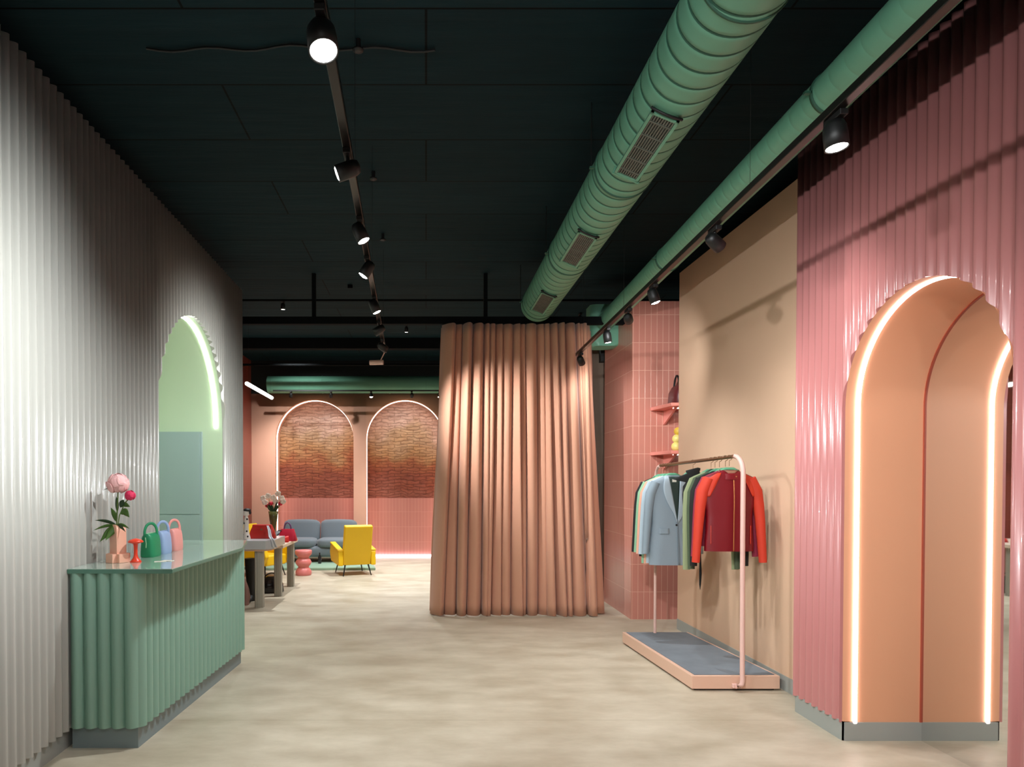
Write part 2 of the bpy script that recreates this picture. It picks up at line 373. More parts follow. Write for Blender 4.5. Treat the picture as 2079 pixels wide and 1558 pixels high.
# beige wall behind the clothes rail
def quad_wall(name, a, bb, th, z1, m, base=True):
    A = Vector(a); B = Vector(bb); d = (B-A).normalized(); nrm = Vector((d.y, -d.x))*th
    poly = [tuple(A), tuple(B), tuple(B+nrm), tuple(A+nrm)]
    return MB().prism(poly, 0, z1).build(name, m)
struct(quad_wall('wall_beige', (2.64, 7.22), (2.665, 4.60), -.12, 3.72, M['beige']), 'plain beige wall behind the clothes rail')
A = Vector((2.634, 7.22)); B = Vector((2.658, 4.62))
struct(MB().prism([tuple(A), tuple(B), (B.x+.012, B.y), (A.x+.012, A.y)], 0, .11).build('baseboard_beige', M['base']))

# tiled block behind the beige wall
struct(MB().box(2.30, 3.6, 7.72, 8.9, 0, 3.56).build('wall_tile', M['tile']), 'block of wall clad in narrow pink tiles behind the clothes rail')

# back room
struct(sheet(lambda s, d, z: (s, 13.8-d, z), -3.49, -1.325, 0, 3.30, (-2.23, .78, 2.40), flat=True, thick=.08).build('wall_back', M['terracotta']), 'terracotta back wall with two arched niches')
struct(sheet(lambda s, d, z: (s, 13.8-d, z), -1.325, 3.6, 0, 3.30, (-.42, .78, 2.40), flat=True, thick=.08).build('wall_back_right', M['terracotta']))
struct(MB().box(-3.49, 3.6, 13.79, 13.9, 3.30, CEIL).build('wall_back_upper', M['dark']))
for nm, c in (('wall_arch_back_left', -2.23), ('wall_arch_back_right', -.42)):
    struct(arch_tunnel(lambda s, d, z: (s, 13.8-d, z), c, .78, 2.40, 0, -.4).build(nm, M['terracotta']))
    tag(arch_ribbon(lambda s, d, z: (s, 13.8-d, z), c, .78, 2.40, -.10, -.16, zmin=.0).build('arch_light_strip', M['led_back']),
        'light strip lining the brick arch above the %s' % ('grey sofa' if c < -1 else 'floor glow, next to the curtain'), 'light')
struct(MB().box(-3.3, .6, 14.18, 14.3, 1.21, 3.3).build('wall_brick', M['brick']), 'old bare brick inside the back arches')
struct(MB().box(-3.3, .6, 14.15, 14.3, 0, 1.21).build('wall_tile_low', M['tile_low']), 'rose tiled dado under the brick in the back arches')
tag(MB().box(-1.19, .35, 14.10, 14.13, .012, .05).build('floor_light_strip', M['led_floor']), 'straight light strip along the floor of the back niche beside the curtain', 'light')

# column between the curtain and the tiled block
t = thing('column', 'grey-brown square column between the curtain and the pink tiles', 'column', (2.27, 9.35, 0))
MB().box(-.14, .14, -.12, .12, 0, 3.3).build('shaft', M['concrete'], t)
tag(MB().box(2.30, 2.40, 9.10, 9.2, 3.13, 3.34).build('wall_speaker', M['black']), 'small black loudspeaker high on the grey-brown column', 'speaker')
# ------------------------------------------------------------------ ceiling steelwork
t = thing('ceiling_beam', 'black steel beam hung across the room above the curtain', 'beam', (0, 8.04, 3.372))
MB().box(-2.25, 2.30, -.04, .04, 0, .085).build('rail', M['darkbeam'], t, bevel=.004)
for x in (-1.30, .69): MB().box(x-.022, x+.022, -.022, .022, .085, CEIL-3.372).build('hanger_rod', M['darkbeam'], t)
tag(MB().tube([(-3.4, 8.6, 3.80), (3.3, 8.6, 3.80)], .014, 8).build('ceiling_pipe', M['darkbeam']), 'thin black pipe running across the ceiling just behind the beam rods', 'pipe')
tag(MB().box(-3.4, 3.3, 11.6, 11.75, 3.78, CEIL).build('ceiling_joist', M['darkbeam'], bevel=.005), 'deep black joist crossing the ceiling of the back room', 'beam')
tag(MB().tube([(-3.4, 12.5, 3.66), (3.0, 12.5, 3.66)], .02, 8).build('ceiling_pipe', M['darkbeam']), 'black pipe crossing the ceiling just before the back duct', 'pipe')
path = [(-1.55+1.6*k/24, 3.86+.02*sin(k*.9)+.012*sin(k*.37), CEIL-.012) for k in range(25)]
tag(MB().tube(path, .007, 6).build('ceiling_cable', M['black']), 'thin black cable stapled across the dark ceiling near the brightest lamp', 'cable')
for i, (x, y, lb) in enumerate(((-.37, 3.80, 'beside the nearest lamp'), (-.41, 5.4, 'beside the second lamp'), (-.42, 6.75, 'beside the third lamp'))):
    tag(MB().tube([(x, y, CEIL), (x, y, CEIL-.05)], .014, 8).lathe([(.012, 0), (.03, .004), (.03, .012), (.01, .02)], (x, y, CEIL-.066), 12).build('sprinkler_head', M['black']),
        'small dark sprinkler head on the ceiling '+lb, 'sprinkler', 'ceiling sprinkler heads')
tag(MB().box(-.03, .03, -.02, .0, -.02, .02).build('junction_box', M['darkbeam'], loc=(-.93, 8.5, 3.94)), 'small dark junction box on the ceiling behind the left beam rod', 'box')

# ------------------------------------------------------------------ ducts
def duct_mesh(R, y0, y1, per=.125, n=48, groove=.006, x1=0, x0=0):
    """spiral-wound pipe: the vertex rows run along the helix so that the crimped joint is one clean line"""
    b = MB(); rings = []; mi = []
    prof = [(0, 0, 0), (.28, 0, 0), (.44, 0, 1), (.48, 1, 1), (.52, 1, 1), (.56, 0, 0), (.78, 0, 0)]
    for t_ in range(-1, int((y1-y0)/per)+2):
        for f, g, c in prof:
            r = []
            for k in range(n+1):
                y = min(y1, max(y0, y0+per*(t_+f)-per*k/n + per)); a = 2*PI*k/n; q = R-groove*g
                r.append((q*cos(a)+x0+(x1-x0)*(y-y0)/(y1-y0), y, q*sin(a)))
            rings.append(r); mi.append(c)
    b.loft(rings, False, True, False)
    for j in range(len(rings)-1):
        for k in range(n): b.mi[j*n+k] = mi[j]
    return b
DZ = 3.55; DX = 1.265
t = thing('ventilation_duct', 'large green spiral ventilation duct with grilles hanging from the ceiling', 'duct', (DX, 0, DZ))
duct_mesh(.188, -1.5, 7.86, x1=0).build('pipe', [M['duct'], M['duct_seam']], t)
MB().lathe([(.188, 0), (.178, .03), (.14, .055), (.06, .07)], n=40, T=Matrix.Translation((0, 7.855, 0)) @ Matrix.Rotation(-PI/2, 4, 'X')).build('end_cap', M['duct'], t)
def sweep_ring(R, y, wdt=.022, th=.006, n=48):
    b = MB(); b.loft([[(rr*cos(2*PI*k/n), yy, rr*sin(2*PI*k/n)) for k in range(n)] for rr, yy in ((R, y-wdt/2), (R+th, y-wdt/2), (R+th, y+wdt/2), (R, y+wdt/2))])
    for sx in (-1, 1): b.box(sx*(R+.002)-.004*0 if sx > 0 else -R-.035, R+.035 if sx > 0 else -R-.002, y-.011, y+.011, -.006, .006)
    return b
for y in (1.1, 2.75, 4.43, 6.08, 7.72):
    r = sweep_ring(.188, y, wdt=.012).build('clamp_ring', M['duct_seam'], t)
    for sx in (-1, 1): MB().tube([(sx*.212, y, 0), (sx*.212, y, CEIL-DZ)], .0035, 6).build('hanger_wire', M['black'], r)
for y in (.5, 2.14, 3.80, 5.45, 7.08):
    ang = math.radians(-22); T = Matrix.Rotation(-ang, 4, 'Y')
    R = .188
    g = MB()
    for a in ((-.075, -.06), (.06, .075)): g.box(a[0], a[1], y-.34, y+.34, -R-.018, -R+.012, T=T)
    g.box(-.075, .075, y-.34, y-.325, -R-.018, -R+.012, T=T); g.box(-.075, .075, y+.325, y+.34, -R-.018, -R+.012, T=T)
    # curved end flange towards the far side
    g.box(-.085, .085, y+.34, y+.352, -R-.02, -R+.03, T=T)
    go = g.build('grille', M['duct'], t)
    MB().tube([((R+.016)*sin(q+ang), y-.362+.10*q*q, -(R+.016)*cos(q+ang)) for q in [-.42+.084*k for k in range(11)]], .007, 8).build('flap_edge', M['black'], go)
    MB().box(-.062, .062, y-.327, y+.327, -R-.004, -R+.008, T=T).build('grille_backing', M['grille_dark'], go)
    s = MB()
    for k in range(9):
        xx = -.054+k*.0135; s.box(xx-.004, xx+.004, y-.325, y+.325, -R-.013, -R-.004, T=T)
    for k in range(5): yy = y-.26+k*.13; s.box(-.06, .06, yy-.005, yy+.005, -R-.015, -R-.006, T=T)
    s.build('grille_blades', M['grille'], go)
SZ = 3.447
t = thing('ventilation_duct', 'slimmer green duct running along the ceiling beside the large duct', 'duct', (1.878, 0, SZ))
duct_mesh(.103, -1.5, 8.25, per=.125, n=32, groove=.0012, x0=-.0465, x1=.2558).build('pipe', [M['duct'], M['duct']], t)
for y in (3.4, 5.9): 
    o = sweep_ring(.103, y, n=32).build('clamp_ring', M['duct_seam'], t, loc=(.031*y, 0, 0))
# bend and drop piece behind the beam
t = thing('duct_elbow', 'green duct drop piece with rounded corner seen under the beam end', 'duct', (2.18, 8.42, 2.93))
b = MB(); prof = []
ring = lambda z, r, dx=0: [(dx+(r*1.0)*max(-1, min(1, 1.25*cos(2*PI*k/32))), .14*max(-1, min(1, 1.25*sin(2*PI*k/32))), z) for k in range(32)]
b.loft([ring(.245, .09, -.06), ring(.25, .16, -.02), ring(.29, .19, -.0), ring(.37, .205, .0), ring(.55, .21, 0), ring(.74, .21, 0)])
b.build('housing', M['duct'], t)
t = thing('ventilation_duct', 'dark green duct crossing the back room above the brick arches', 'duct', (0, 13.36, 3.42))
MB().tube([(-3.05, 0, 0), (2.6, 0, 0)], .165, 40).build('pipe', M['duct'], t)
for x in (-2.0, -.7, .3): MB().tube([(x-.01, 0, 0), (x+.01, 0, 0)], .17, 40).build('clamp_ring', M['duct'], t)

# ------------------------------------------------------------------ track lights
def rail(name, a, b_, label, drops, z):
    t = thing(name, label, 'track', (0, 0, z))
    A = Vector((a[0], a[1], 0)); B = Vector((b_[0], b_[1], 0)); d = (B-A).normalized(); nn = Vector((d.y, -d.x, 0))*.018
    MB().prism([tuple((A-nn).xy), tuple((B-nn).xy), tuple((B+nn).xy), tuple((A+nn).xy)], -.012, .022).build('rail', M['blackm'], t, bevel=.003)
    for y in drops:
        p = A+(B-A)*((y-A.y)/(B.y-A.y))
        MB().tube([(p.x, p.y, .02), (p.x, p.y, CEIL-z)], .0009, 6).build('suspension_wire', M['black'], t)
    return t
def add_spot(parent, d, power, size, blend, col=(.97, 1, 1), off=.07, base=Vector((0,0,-.085)), r=.03):
    L = bpy.data.lights.new('spot_beam', 'SPOT'); L.energy = power; L.spot_size = math.radians(size); L.spot_blend = blend; L.color = col; L.shadow_soft_size = r
    o = bpy.data.objects.new('spot_beam', L); COL.objects.link(o); o.parent = parent
    o.location = base + d*off; o.rotation_euler = d.to_track_quat('-Z', 'Y').to_euler()
def spotlight(p, target, label, power=90, size=75, blend=.9, lens='lens', r=.036, ln=.10, group='black spotlights on the centre track', cat='spotlight', col=(.97, 1, 1), white=False):
    p = Vector(p); d = (Vector(target)-(p+Vector((0,0,-.085)))).normalized()
    t = thing('track_spotlight', label, cat, tuple(p), 0, group)
    MB().box(-.016, .016, -.055, .055, -.035, -.012).build('adapter', M['black'], t, bevel=.003)
    MB().tube([(0,0,-.03), (0,0,-.07)], .009, 8).build('stem', M['black'], t)
    T = Matrix.Translation((0,0,-.085)) @ d.to_track_quat('Z', 'Y').to_matrix().to_4x4()
    h = MB().lathe([(.012, -ln*.55), (r*.72, -ln*.5), (r*.95, -ln*.3), (r, 0), (r, ln*.5), (r*.9, ln*.5), (r*.86, ln*.42), (.005, ln*.42)], n=28, T=T).build('housing', M['pinkmetal'] if white else M['black'], t)
    MB().lathe([(.003, ln*.43), (r*.86, ln*.43), (r*.86, ln*.47), (r*.6, ln*.52), (.003, ln*.54)], n=24, T=T).build('lens', M[lens], h)
    if power: add_spot(t, d, power, size, blend, col, off=ln*.6, r=.025)
    return t
TZ = 2.975
cx = lambda y: -.317 - .0251*(y-2.2)
rx = lambda y: 1.52 + .026*(y-2.6)
rail('light_track', (cx(-2.2), -2.2), (cx(7.6), 7.6), 'black ceiling light track running down the left middle of the room', (.4, 3.4, 5.0, 7.2), TZ)
rail('light_track', (rx(-2.2), -2.2), (rx(7.55), 7.55), 'black ceiling light track running beside the pink wall', (.4, 3.3, 5.6, 7.2), 2.93)
G1 = 'black spotlights on the centre track'; G2 = 'black spotlights on the track by the pink wall'
centre = [
    (-1.6, (-2.1, -1.2, 1.3), 'unseen fill spotlight added on the centre track behind the viewer', 130, 120, 'lens'),  # added out of view for ambient light
    (-.4, (2.49, 3.2, 2.7), 'unseen fill spotlight added on the centre track above the viewer, aimed right', 190, 110, 'lens'),  # added out of view, lights the upper pink wall
    (.5, (-2.1, 1.8, 1.9), 'unseen fill spotlight added on the centre track above the viewer, aimed left', 70, 110, 'lens'),  # added overhead out of view as fill for the grey wall
    (1.15, (2.45, 5.7, 1.2), 'black spotlight on the centre track aimed at the clothes rail', 330, 64, 'lens'),
    (2.11, (.1, 1.2, 0), 'nearest and brightest spotlight on the centre track', 90, 150, 'lens'),
    (2.99, (-2.08, 2.9, 2.25), 'second lit spotlight from the near end of the centre track', 320, 100, 'lens'),
    (3.74, (1.0, 3.6, 0), 'third lit spotlight from the near end of the centre track', 110, 150, 'lens'),
    (4.38, (-1.7, 4.3, .8), 'fourth lit spotlight from the near end of the centre track', 130, 120, 'lens'),
    (5.3, (.9, 5.4, 0), 'fifth lit spotlight, just before the beam on the centre track', 130, 150, 'lens'),
    (6.12, (-2.13, 6.5, 1.9), 'sixth lit spotlight from the near end, furthest on the centre track', 230, 110, 'lens'),
    (6.9, (1.15, 8.0, 1.95), 'unlit looking spotlight added at the far end of the centre track to brighten the curtain', 260, 62, 'lens_soft'),  # extra lamp added to brighten the curtain
]
for y, tg, lb, pw, sz, ln in centre: spotlight((cx(y), y, TZ), tg, lb, pw, sz, 1, ln, group=G1, r=.046 if y == 2.11 else .036)
right = [
    (-1.0, (2.5, -.6, 1.6), 'unseen fill spotlight added on the right track behind the viewer', 90, 120, 'lens'),  # added behind the camera for ambient light
    (1.0, (2.5, 1.7, 1.9), 'unseen fill spotlight added on the right track above the viewer', 70, 120, 'lens'),  # added out of view as fill along the pink wall
    (2.6, (1.75, 2.45, .2), 'large bright spotlight in front of the pink corrugated wall', 50, 150, 'lens'),
    (3.75, (2.49, 4.3, 2.35), 'black spotlight on the right track turned away above the beige wall', 34, 95, 'lens_soft'),
    (4.84, (2.35, 4.75, .6), 'bright spotlight on the right track before the tiled block', 50, 130, 'lens'),
    (5.5, (2.5, 7.7, 2.6), 'small dark spotlight added on the right track to brighten the tiled block', 130, 60, 'lens_soft'),  # extra lamp added because the tiles were too dark
    (6.2, (2.1, 6.5, .3), 'lit spotlight under the beam beside the curtain top', 90, 130, 'lens'),
    (7.4, (2.3, 8.4, 2.0), 'black spotlight at the very end of the right track in front of the curtain', 22, 110, 'lens_soft'),
]
for y, tg, lb, pw, sz, ln in right: spotlight((rx(y)+.01, y, 2.93), tg, lb, pw, sz, 1, ln, group=G2, r=.042 if y == 2.6 else .036)
# white cylinder lamp at the end of the centre track
tag(MB().tube([(-.62, 7.62, 2.86), (-.47, 7.60, 2.86)], .027, 20).tube([(-.5, 7.6, 2.88), (-.452, 7.57, 2.966)], .006, 6).build('projector_lamp', M['pinkmetal']), 'small white cylindrical projector at the far tip of the centre track', 'lamp')
# back room lights
G3 = 'small spotlights over the brick arches'
t = thing('light_track', 'thin black track under the green duct in front of the brick arches', 'track', (0, 13.1, 3.27))
MB().box(-2.9, 2.2, -.015, .015, -.01, .015).build('rail', M['black'], t)
for x in (-2.4, .0, 2.0): MB().tube([(x, 0, 0), (x, 0, CEIL-3.27)], .0009, 6).build('suspension_wire', M['black'], t)
for x, tg, lb, pw, ln in ((-2.56, (-3.0, 13.8, 1.4), 'small black spotlight left of the first brick arch', 50, 'lens_soft'), (-1.80, (-2.2, 14.1, 1.9), 'small black spotlight above the first brick arch', 40, 'lens_soft'),
                  (-1.04, (-.9, 12.2, 0), 'small lit spotlight between the two brick arches', 170, 'lens'), (-.27, (-.4, 14.1, 2.1), 'small black spotlight above the second brick arch', 50, 'lens_soft'),
                  (.25, (.6, 12.0, 0), 'small lit spotlight at the curtain edge above the second arch', 170, 'lens')):
    spotlight((x, 13.1, 3.27), tg, lb, pw, 100, .9, ln, group=G3, r=.032, ln=.08)
t = thing('linear_pendant', 'white tube light hanging near the left end of the back room', 'light', (0, 0, 2.96))
MB().tube([(-2.58, 9.95, 0), (-2.6, 11.65, 0)], .028, 14).build('tube', M['lens_soft'], t)
for y in (10.1, 11.5): MB().tube([(-2.59, y, .02), (-2.59, y, CEIL-2.96)], .0009, 6).build('suspension_wire', M['black'], t)
G4 = 'added ceiling spotlights in the back room'  # lamps added to light the back room floor
for x, y, tg, pw, lb in ((-1.9, 9.2, (-1.9, 9.5, 0), 320, 'above the display table'), (-.3, 10.6, (-.4, 11.0, 0), 420, 'above the open floor'), (1.2, 10.6, (1.0, 10.8, 0), 240, 'hidden behind the curtain'),
                     (-2.4, 12.0, (-2.2, 13.6, 1), 160, 'above the sofa'), (2.2, 9.9, (2.3, 9.6, 1), 90, 'beside the column')):
    spotlight((x, y, CEIL-.0), tg, 'added small black ceiling spotlight '+lb, pw, 120, .9, 'lens_soft', group=G4, r=.03, ln=.08)

# ------------------------------------------------------------------ curtain
def curtain():
    # plan: left return, front, right return
    def base(u, k):
        xl = .265+(.155-.265)*k; xr = 1.84+(1.97-1.84)*k
        if u < .06: q = u/.06; return Vector((xl-.0, 8.25-.27*q)), Vector((-1, 0))
        if u > .93: q = (u-.93)/.07; return Vector((xr, 7.98+.33*q)), Vector((1, 0))
        q = (u-.06)/.87; return Vector((xl+(xr-xl)*q, 7.98-.03*q)), Vector((0, -1))
    N = 900; rnd = random.Random(11); edges = [0.0]
    while edges[-1] < 1: edges.append(edges[-1]+rnd.choice((.016, .02, .028, .04, .055, .07, .085))*.82)
    deep = [rnd.uniform(.7, 1.6) for _ in edges]; lean = [rnd.uniform(-1, 1) for _ in edges]; grow = [rnd.uniform(-1, 1) for _ in edges]
    def fn(i, v):
        u = i/N; k = 1-v        # k=0 at top, 1 at the hem
        p, nrm = base(u, k)
        E = [e+.014*grow[j]*k+.004*sin(3*k+j) for j, e in enumerate(edges)]
        j = 0
        while j < len(E)-2 and E[j+1] <= u: j += 1
        f = max(0, min(1, (u-E[j])/(E[j+1]-E[j])))
        w_ = E[j+1]-E[j]
        am = min(.15, (.055+.75*w_+.04*k)*deep[j])
        s = sin(PI*f)**(.5+.35*abs(lean[j]))*(1-.22*sin(2*PI*f+grow[j])*abs(grow[j]))
        side = .02*lean[j]*sin(PI*f)*(.5+k) - .010*sin(2*PI*f)*(.6+.6*k)
        tang = Vector((-nrm.y, nrm.x))
        d = am*s + .012*noise.noise(Vector((u*14, v*2.2, 7)))*(1+k) - .03
        x = p.x+nrm.x*d+tang.x*side; y = p.y+nrm.y*d+tang.y*side
        z = .012+v*3.342 + (.006*noise.noise(Vector((u*10, 2, 2))) if v == 0 else 0)
        return (x, y, z)
    b = MB(); V = 26
    b.loft([[fn(i, j/V) for i in range(N+1)] for j in range(V+1)], False, True, False)
    return b
tag(curtain().build('curtain', M['curtain'], solid=.004), 'floor-length dusty pink curtain hanging from the black beam in deep folds', 'curtain')

# ------------------------------------------------------------------ reception counter
t = thing('reception_counter', 'sage green fluted reception counter standing against the grey wall', 'counter', (-2.03, 3.97, 0))
def flute_path(a, b_, per=.078, amp=.03, n=12):
    A = Vector(a); B = Vector(b_); L = (B-A).length; d = (B-A)/L; nn = Vector((d.y, -d.x)); k = max(1, round(L/per)); m = k*n; out = []
    for i in range(m+1):
        s = i/m; f = (i % n)/n
        out.append(A+(B-A)*s + nn*amp*abs(sin(PI*f))**.85 if i < m else B)
    return out
fr = flute_path((-.025, 0), (.365, 0)); sd = flute_path((.365, 0), (.462, 1.90), per=.078)
poly = fr + sd[1:] + [Vector((-.025, 1.90))]
T0 = 1.022
b = MB(); n = len(poly)
# top of each flute rolls back under the slab
sm = fr[:]; cen = Vector((.2, .9))
rings = []
for z, q in ((.125, 0), (T0-.05, 0), (T0, .0)):
    rings.append([(p.x, p.y, z) for p in poly])
b.loft(rings, True, False); 
b.build('front_panel', M['green_sheet'], t)
MB().prism([(-.025, .012), (.357, .012), (.450, 1.89), (-.025, 1.89)], 0, .125).build('plinth', M['plinth'], t)
MB().prism([(-.025, -.03), (.575, -.03), (.635, 1.26), (.50, 1.92), (-.025, 1.92)], T0, T0+.004).build('worktop_edge', M['topedge'], t)
MB().prism([(-.025, -.03), (.578, -.03), (.638, 1.26), (.50, 1.92), (-.025, 1.92)], T0+.004, T0+.024).build('worktop', [M['topedge']], t)
MB().prism([(-.024, -.028), (.576, -.028), (.636, 1.258), (.498, 1.918), (-.024, 1.918)], T0+.024, T0+.027).build('worktop_surface', M['top'], t)
CT = T0+.0272

# handbags on the counter
def ring_rr(cx_, cy_, hx, hy, z, n=24, p=4):
    out = []
    for k in range(n):
        a = 2*PI*k/n; c, s = cos(a), sin(a)
        out.append((cx_+hx*abs(c)**(2/p)*(1 if c >= 0 else -1), cy_+hy*abs(s)**(2/p)*(1 if s >= 0 else -1), z))
    return out
def mini_bag(name, loc, L, W, H, m, mtrim, label, group, rotz=0):
    t = thing(name, label, 'handbag', loc, rotz, group)
    b = MB(); prof = ((.0, .94, .94), (.012, 1, 1), (H*.35, 1, .98), (H*.7, .98, .88), (H*.88, .96, .74), (H*.96, .94, .55), (H, .9, .4))
    b.loft([ring_rr(0, 0, W/2*wy, L/2*lx, z) for z, lx, wy in prof]); b.build('body', m, t)
    MB().box(-.006, .006, -L*.44, L*.44, H-.003, H+.004).build('zip', mtrim, t, bevel=.002)
    pts = [(-.026*cos(a), -.04*cos(a), H-.012+.078*max(0, sin(a))**.75) for a in [PI*k/18 for k in range(19)]]
    MB().tube(pts, .010, 10, up=(.8, -.5, 0), flat=.5).build('handle', m, t)
    MB().tube([(.0, -L/2-.006, H*.86), (.006, -L/2-.008, H*.6), (.004, -L/2-.007, H*.42)], .003, 6).build('zip_pull', mtrim, t)
    return t
g_ = 'mini handbags on the counter'
gm = mat('green_bag_leather', (32, 140, 96), .42); gm2 = mat('green_bag_trim', (150, 200, 160), .4)
bm_ = mat('blue_bag_leather', (150, 176, 216), .45); pm = mat('pink_bag_leather', (232, 156, 150), .45)
mini_bag('handbag', (-1.84, 4.605, CT), .17, .096, .155, gm, gm2, 'small emerald green handbag on the counter next to the red stand', g_)
mini_bag('handbag', (-1.835, 4.80, CT), .165, .09, .155, bm_, bm_, 'small pale blue handbag on the counter between the green and pink ones', g_)
mini_bag('handbag', (-1.835, 5.02, CT), .175, .09, .155, pm, pm, 'small pink handbag on the counter, furthest along the row', g_)
# red mushroom stand
tag(MB().lathe([(.033, 0), (.034, .004), (.026, .012), (.014, .03), (.011, .05), (.0115, .09), (.014, .112), (.03, .119), (.044, .122), (.046, .127), (.036, .137), (.018, .144), (.004, .147)], n=36).build('candle_stand', mat('coral_red_lacquer', (232, 66, 40), .3), loc=(-1.805, 4.28, CT)),
    'small coral red mushroom-shaped stand on the counter before the green handbag', 'ornament')
for k, (x, y, r_) in enumerate(((-1.66, 4.30, .3), (-1.63, 4.34, -.2))):
    tag(MB().box(-.035, .035, -.02, .02, 0, .0015+.001*k).build('business_card', mat('card_%s' % ('white', 'cream')[k], (230, 226, 214), .7), loc=(x, y, CT), rotz=r_), ('white paper card lying on the counter near its front edge', 'cream paper card beside the white one on the counter')[k], 'card')
# vase
t = thing('vase', 'pale peach block-shaped vase at the near end of the counter', 'vase', (-1.91, 4.27, CT), math.radians(-32))
vm = mat('peach_ceramic', (236, 178, 154), .5)
b = MB(); b.box(-.062, .062, -.034, .034, 0, .055); b.box(-.034, .034, -.062, .062, 0, .055); b.build('foot', vm, t, bevel=.002)
b = MB(); b.box(-.036, .036, -.033, .033, .055, .19)
pts = [(-.036+.0, .19)]+[(-.036*cos(a), .19+.045*sin(a)) for a in [PI*k/14 for k in range(15)]]
b.loft([[(x, -.033, z) for x, z in pts], [(x, .033, z) for x, z in pts]], True, False, True); b.build('body', vm, t, bevel=.0015)
# flowers in the vase
FL = Vector((-1.91, 4.25, CT))
def leaf_mesh(b, base, tip, w, drop=.0, mi=0):
    B = Vector(base); Tp = Vector(tip); d = Tp-B; side = d.cross(Vector((0, 1, .3))).normalized()
    def fn(u, v):
        p = B+d*v; ww = w*sin(PI*min(1, v**.8))*(1-.2*v); p = p+side*(u-.5)*2*ww
        return (p.x, p.y+.2*ww*abs(u-.5)*2, p.z+drop*sin(PI*v)-abs(u-.5)*ww*.3)
    b.grid(fn, 4, 8, True, mi)
def peony(b, c, r, n=3, seed=1, mi=0):
    rnd = random.Random(seed); c = Vector(c); N = 16*n
    b.ball(c, r*.72, 10, (1, 1, 1), mi)
    for k in range(N):
        zz = .95-1.55*(k+.5)/N; a = k*2.39996; q = math.sqrt(1-zz*zz)
        nn = Vector((q*cos(a), q*sin(a), zz)); up = (Vector((0, 0, 1)) - nn*zz).normalized() if q > .05 else Vector((1, 0, 0)); sd_ = nn.cross(up)
        R0 = r*(.80+.16*rnd.random()); tw = rnd.uniform(-.4, .4)
        def fn(u, v, nn=nn, up=up, sd_=sd_, R0=R0, tw=tw):
            w_ = .50*sin(PI*(.12+.80*v))**.6; x = (u-.5)*2*w_; y = (v-.45)*1.15
            x, y = x*cos(tw)-y*sin(tw), x*sin(tw)+y*cos(tw)
            p = (nn+sd_*x+up*y).normalized()
            return tuple(c+p*R0*(1+.16*max(0, v-.45)+.045*sin(u*15)*v))
        b.grid(fn, 6, 6, True, mi)
t = thing('peony', 'large pale pink peony on a leafy stem in the peach vase', 'flower', tuple(FL))
MB().tube([(0, 0, .20), (.006, -.004, .30), (.010, 0, .40), (.012, 0, .44)], .004, 8).build('stem', M['stem'], t)
b = MB(); peony(b, (.012, 0, .482), .068, 3, 4); b.build('bloom', mat('pale_pink_petal', (240, 186, 186), .7), t, solid=.001)
for bs, tp, w_, m_ in (((0, 0, .235), (-.125, -.02, .262), .012, 'leafd'), ((0, 0, .235), (-.085, -.04, .13), .022, 'leaf'), ((0, 0, .23), (-.045, -.05, .14), .024, 'leaf'), ((.002, 0, .25), (-.03, -.01, .34), .018, 'leaf'),
                    ((.006, 0, .31), (.0, .0, .41), .012, 'leafd'), ((0, 0, .235), (.09, -.02, .21), .012, 'leaf'), ((0, 0, .235), (.065, -.02, .19), .013, 'leafd'), ((.0, 0, .235), (-.13, -.03, .2), .01, 'leaf'), ((.01, 0, .46), (-.075, -.01, .447), .006, 'leafd')):
    b = MB(); leaf_mesh(b, bs, tp, w_, .01); b.build('leaf', M[m_], t, solid=.001)
t = thing('rose', 'small magenta bloom beside the big pale peony in the peach vase', 'flower', tuple(FL+Vector((.004, .0, 0))))
MB().tube([(0, 0, .20), (.015, 0, .29), (.05, 0, .37), (.08, 0, .40)], .0035, 8).build('stem', M['stem'], t)
b = MB(); peony(b, (.083, -.005, .412), .034, 2, 9); b.build('bloom', mat('magenta_petal', (214, 44, 90), .6), t, solid=.001)
for bs, tp, w_, m_ in (((.03, 0, .33), (.085, -.02, .28), .025, 'leaf'), ((.03, 0, .36), (.09, -.02, .345), .018, 'leaf'), ((.02, 0, .34), (.055, -.03, .39), .018, 'leafd'), ((.02, 0, .30), (.075, -.02, .32), .018, 'leaf')):
    b = MB(); leaf_mesh(b, bs, tp, w_, .008); b.build('leaf', M[m_], t, solid=.001)

# ------------------------------------------------------------------ clothes rail
t = thing('clothes_rack', 'low display plinth with pink clothes rail by the beige wall', 'clothes rack', (2.2, 5.8, 0))
O = Vector((2.2, 5.8))
def loc2(pts): return [(x-O.x, y-O.y) for x, y in pts]
PF = [(1.965, 5.07), (2.615, 5.07), (2.50, 6.56), (1.875, 6.56)]
def inset(poly, d):
    c = Vector((sum(p[0] for p in poly)/4, sum(p[1] for p in poly)/4)); out = []
    for x, y in poly: out.append((x-math.copysign(d, x-c.x), y-math.copysign(d, y-c.y)))
    return out
MB().prism(loc2(inset(PF, .03)), 0, .016).build('shadow_gap', M['black'], t)
MB().prism(loc2(PF), .016, .112).build('platform', M['rackbase'], t, bevel=.003)
MB().prism(loc2(inset(PF, .028)), .112, .117).build('carpet_inlay', M['carpet'], t)
rX = lambda y: 2.32-.108*(y-5.06)
rZ = lambda y: 1.742-.034*(y-5.06)
near = [(2.275, 5.035, .045), (2.30, 5.035, .045), (2.318, 5.035, .06), (2.322, 5.035, .09), (2.322, 5.04, .14), (2.322, 5.05, 1.0), (2.322, 5.05, 1.60)]
near += [(2.322-.008*k/6*0, 5.05+.14*(1-cos(PI/2*k/6)), 1.60+.14*sin(PI/2*k/6)) for k in range(1, 7)]
L3 = lambda pts: [(x-O.x, y-O.y, z) for x, y, z in pts]
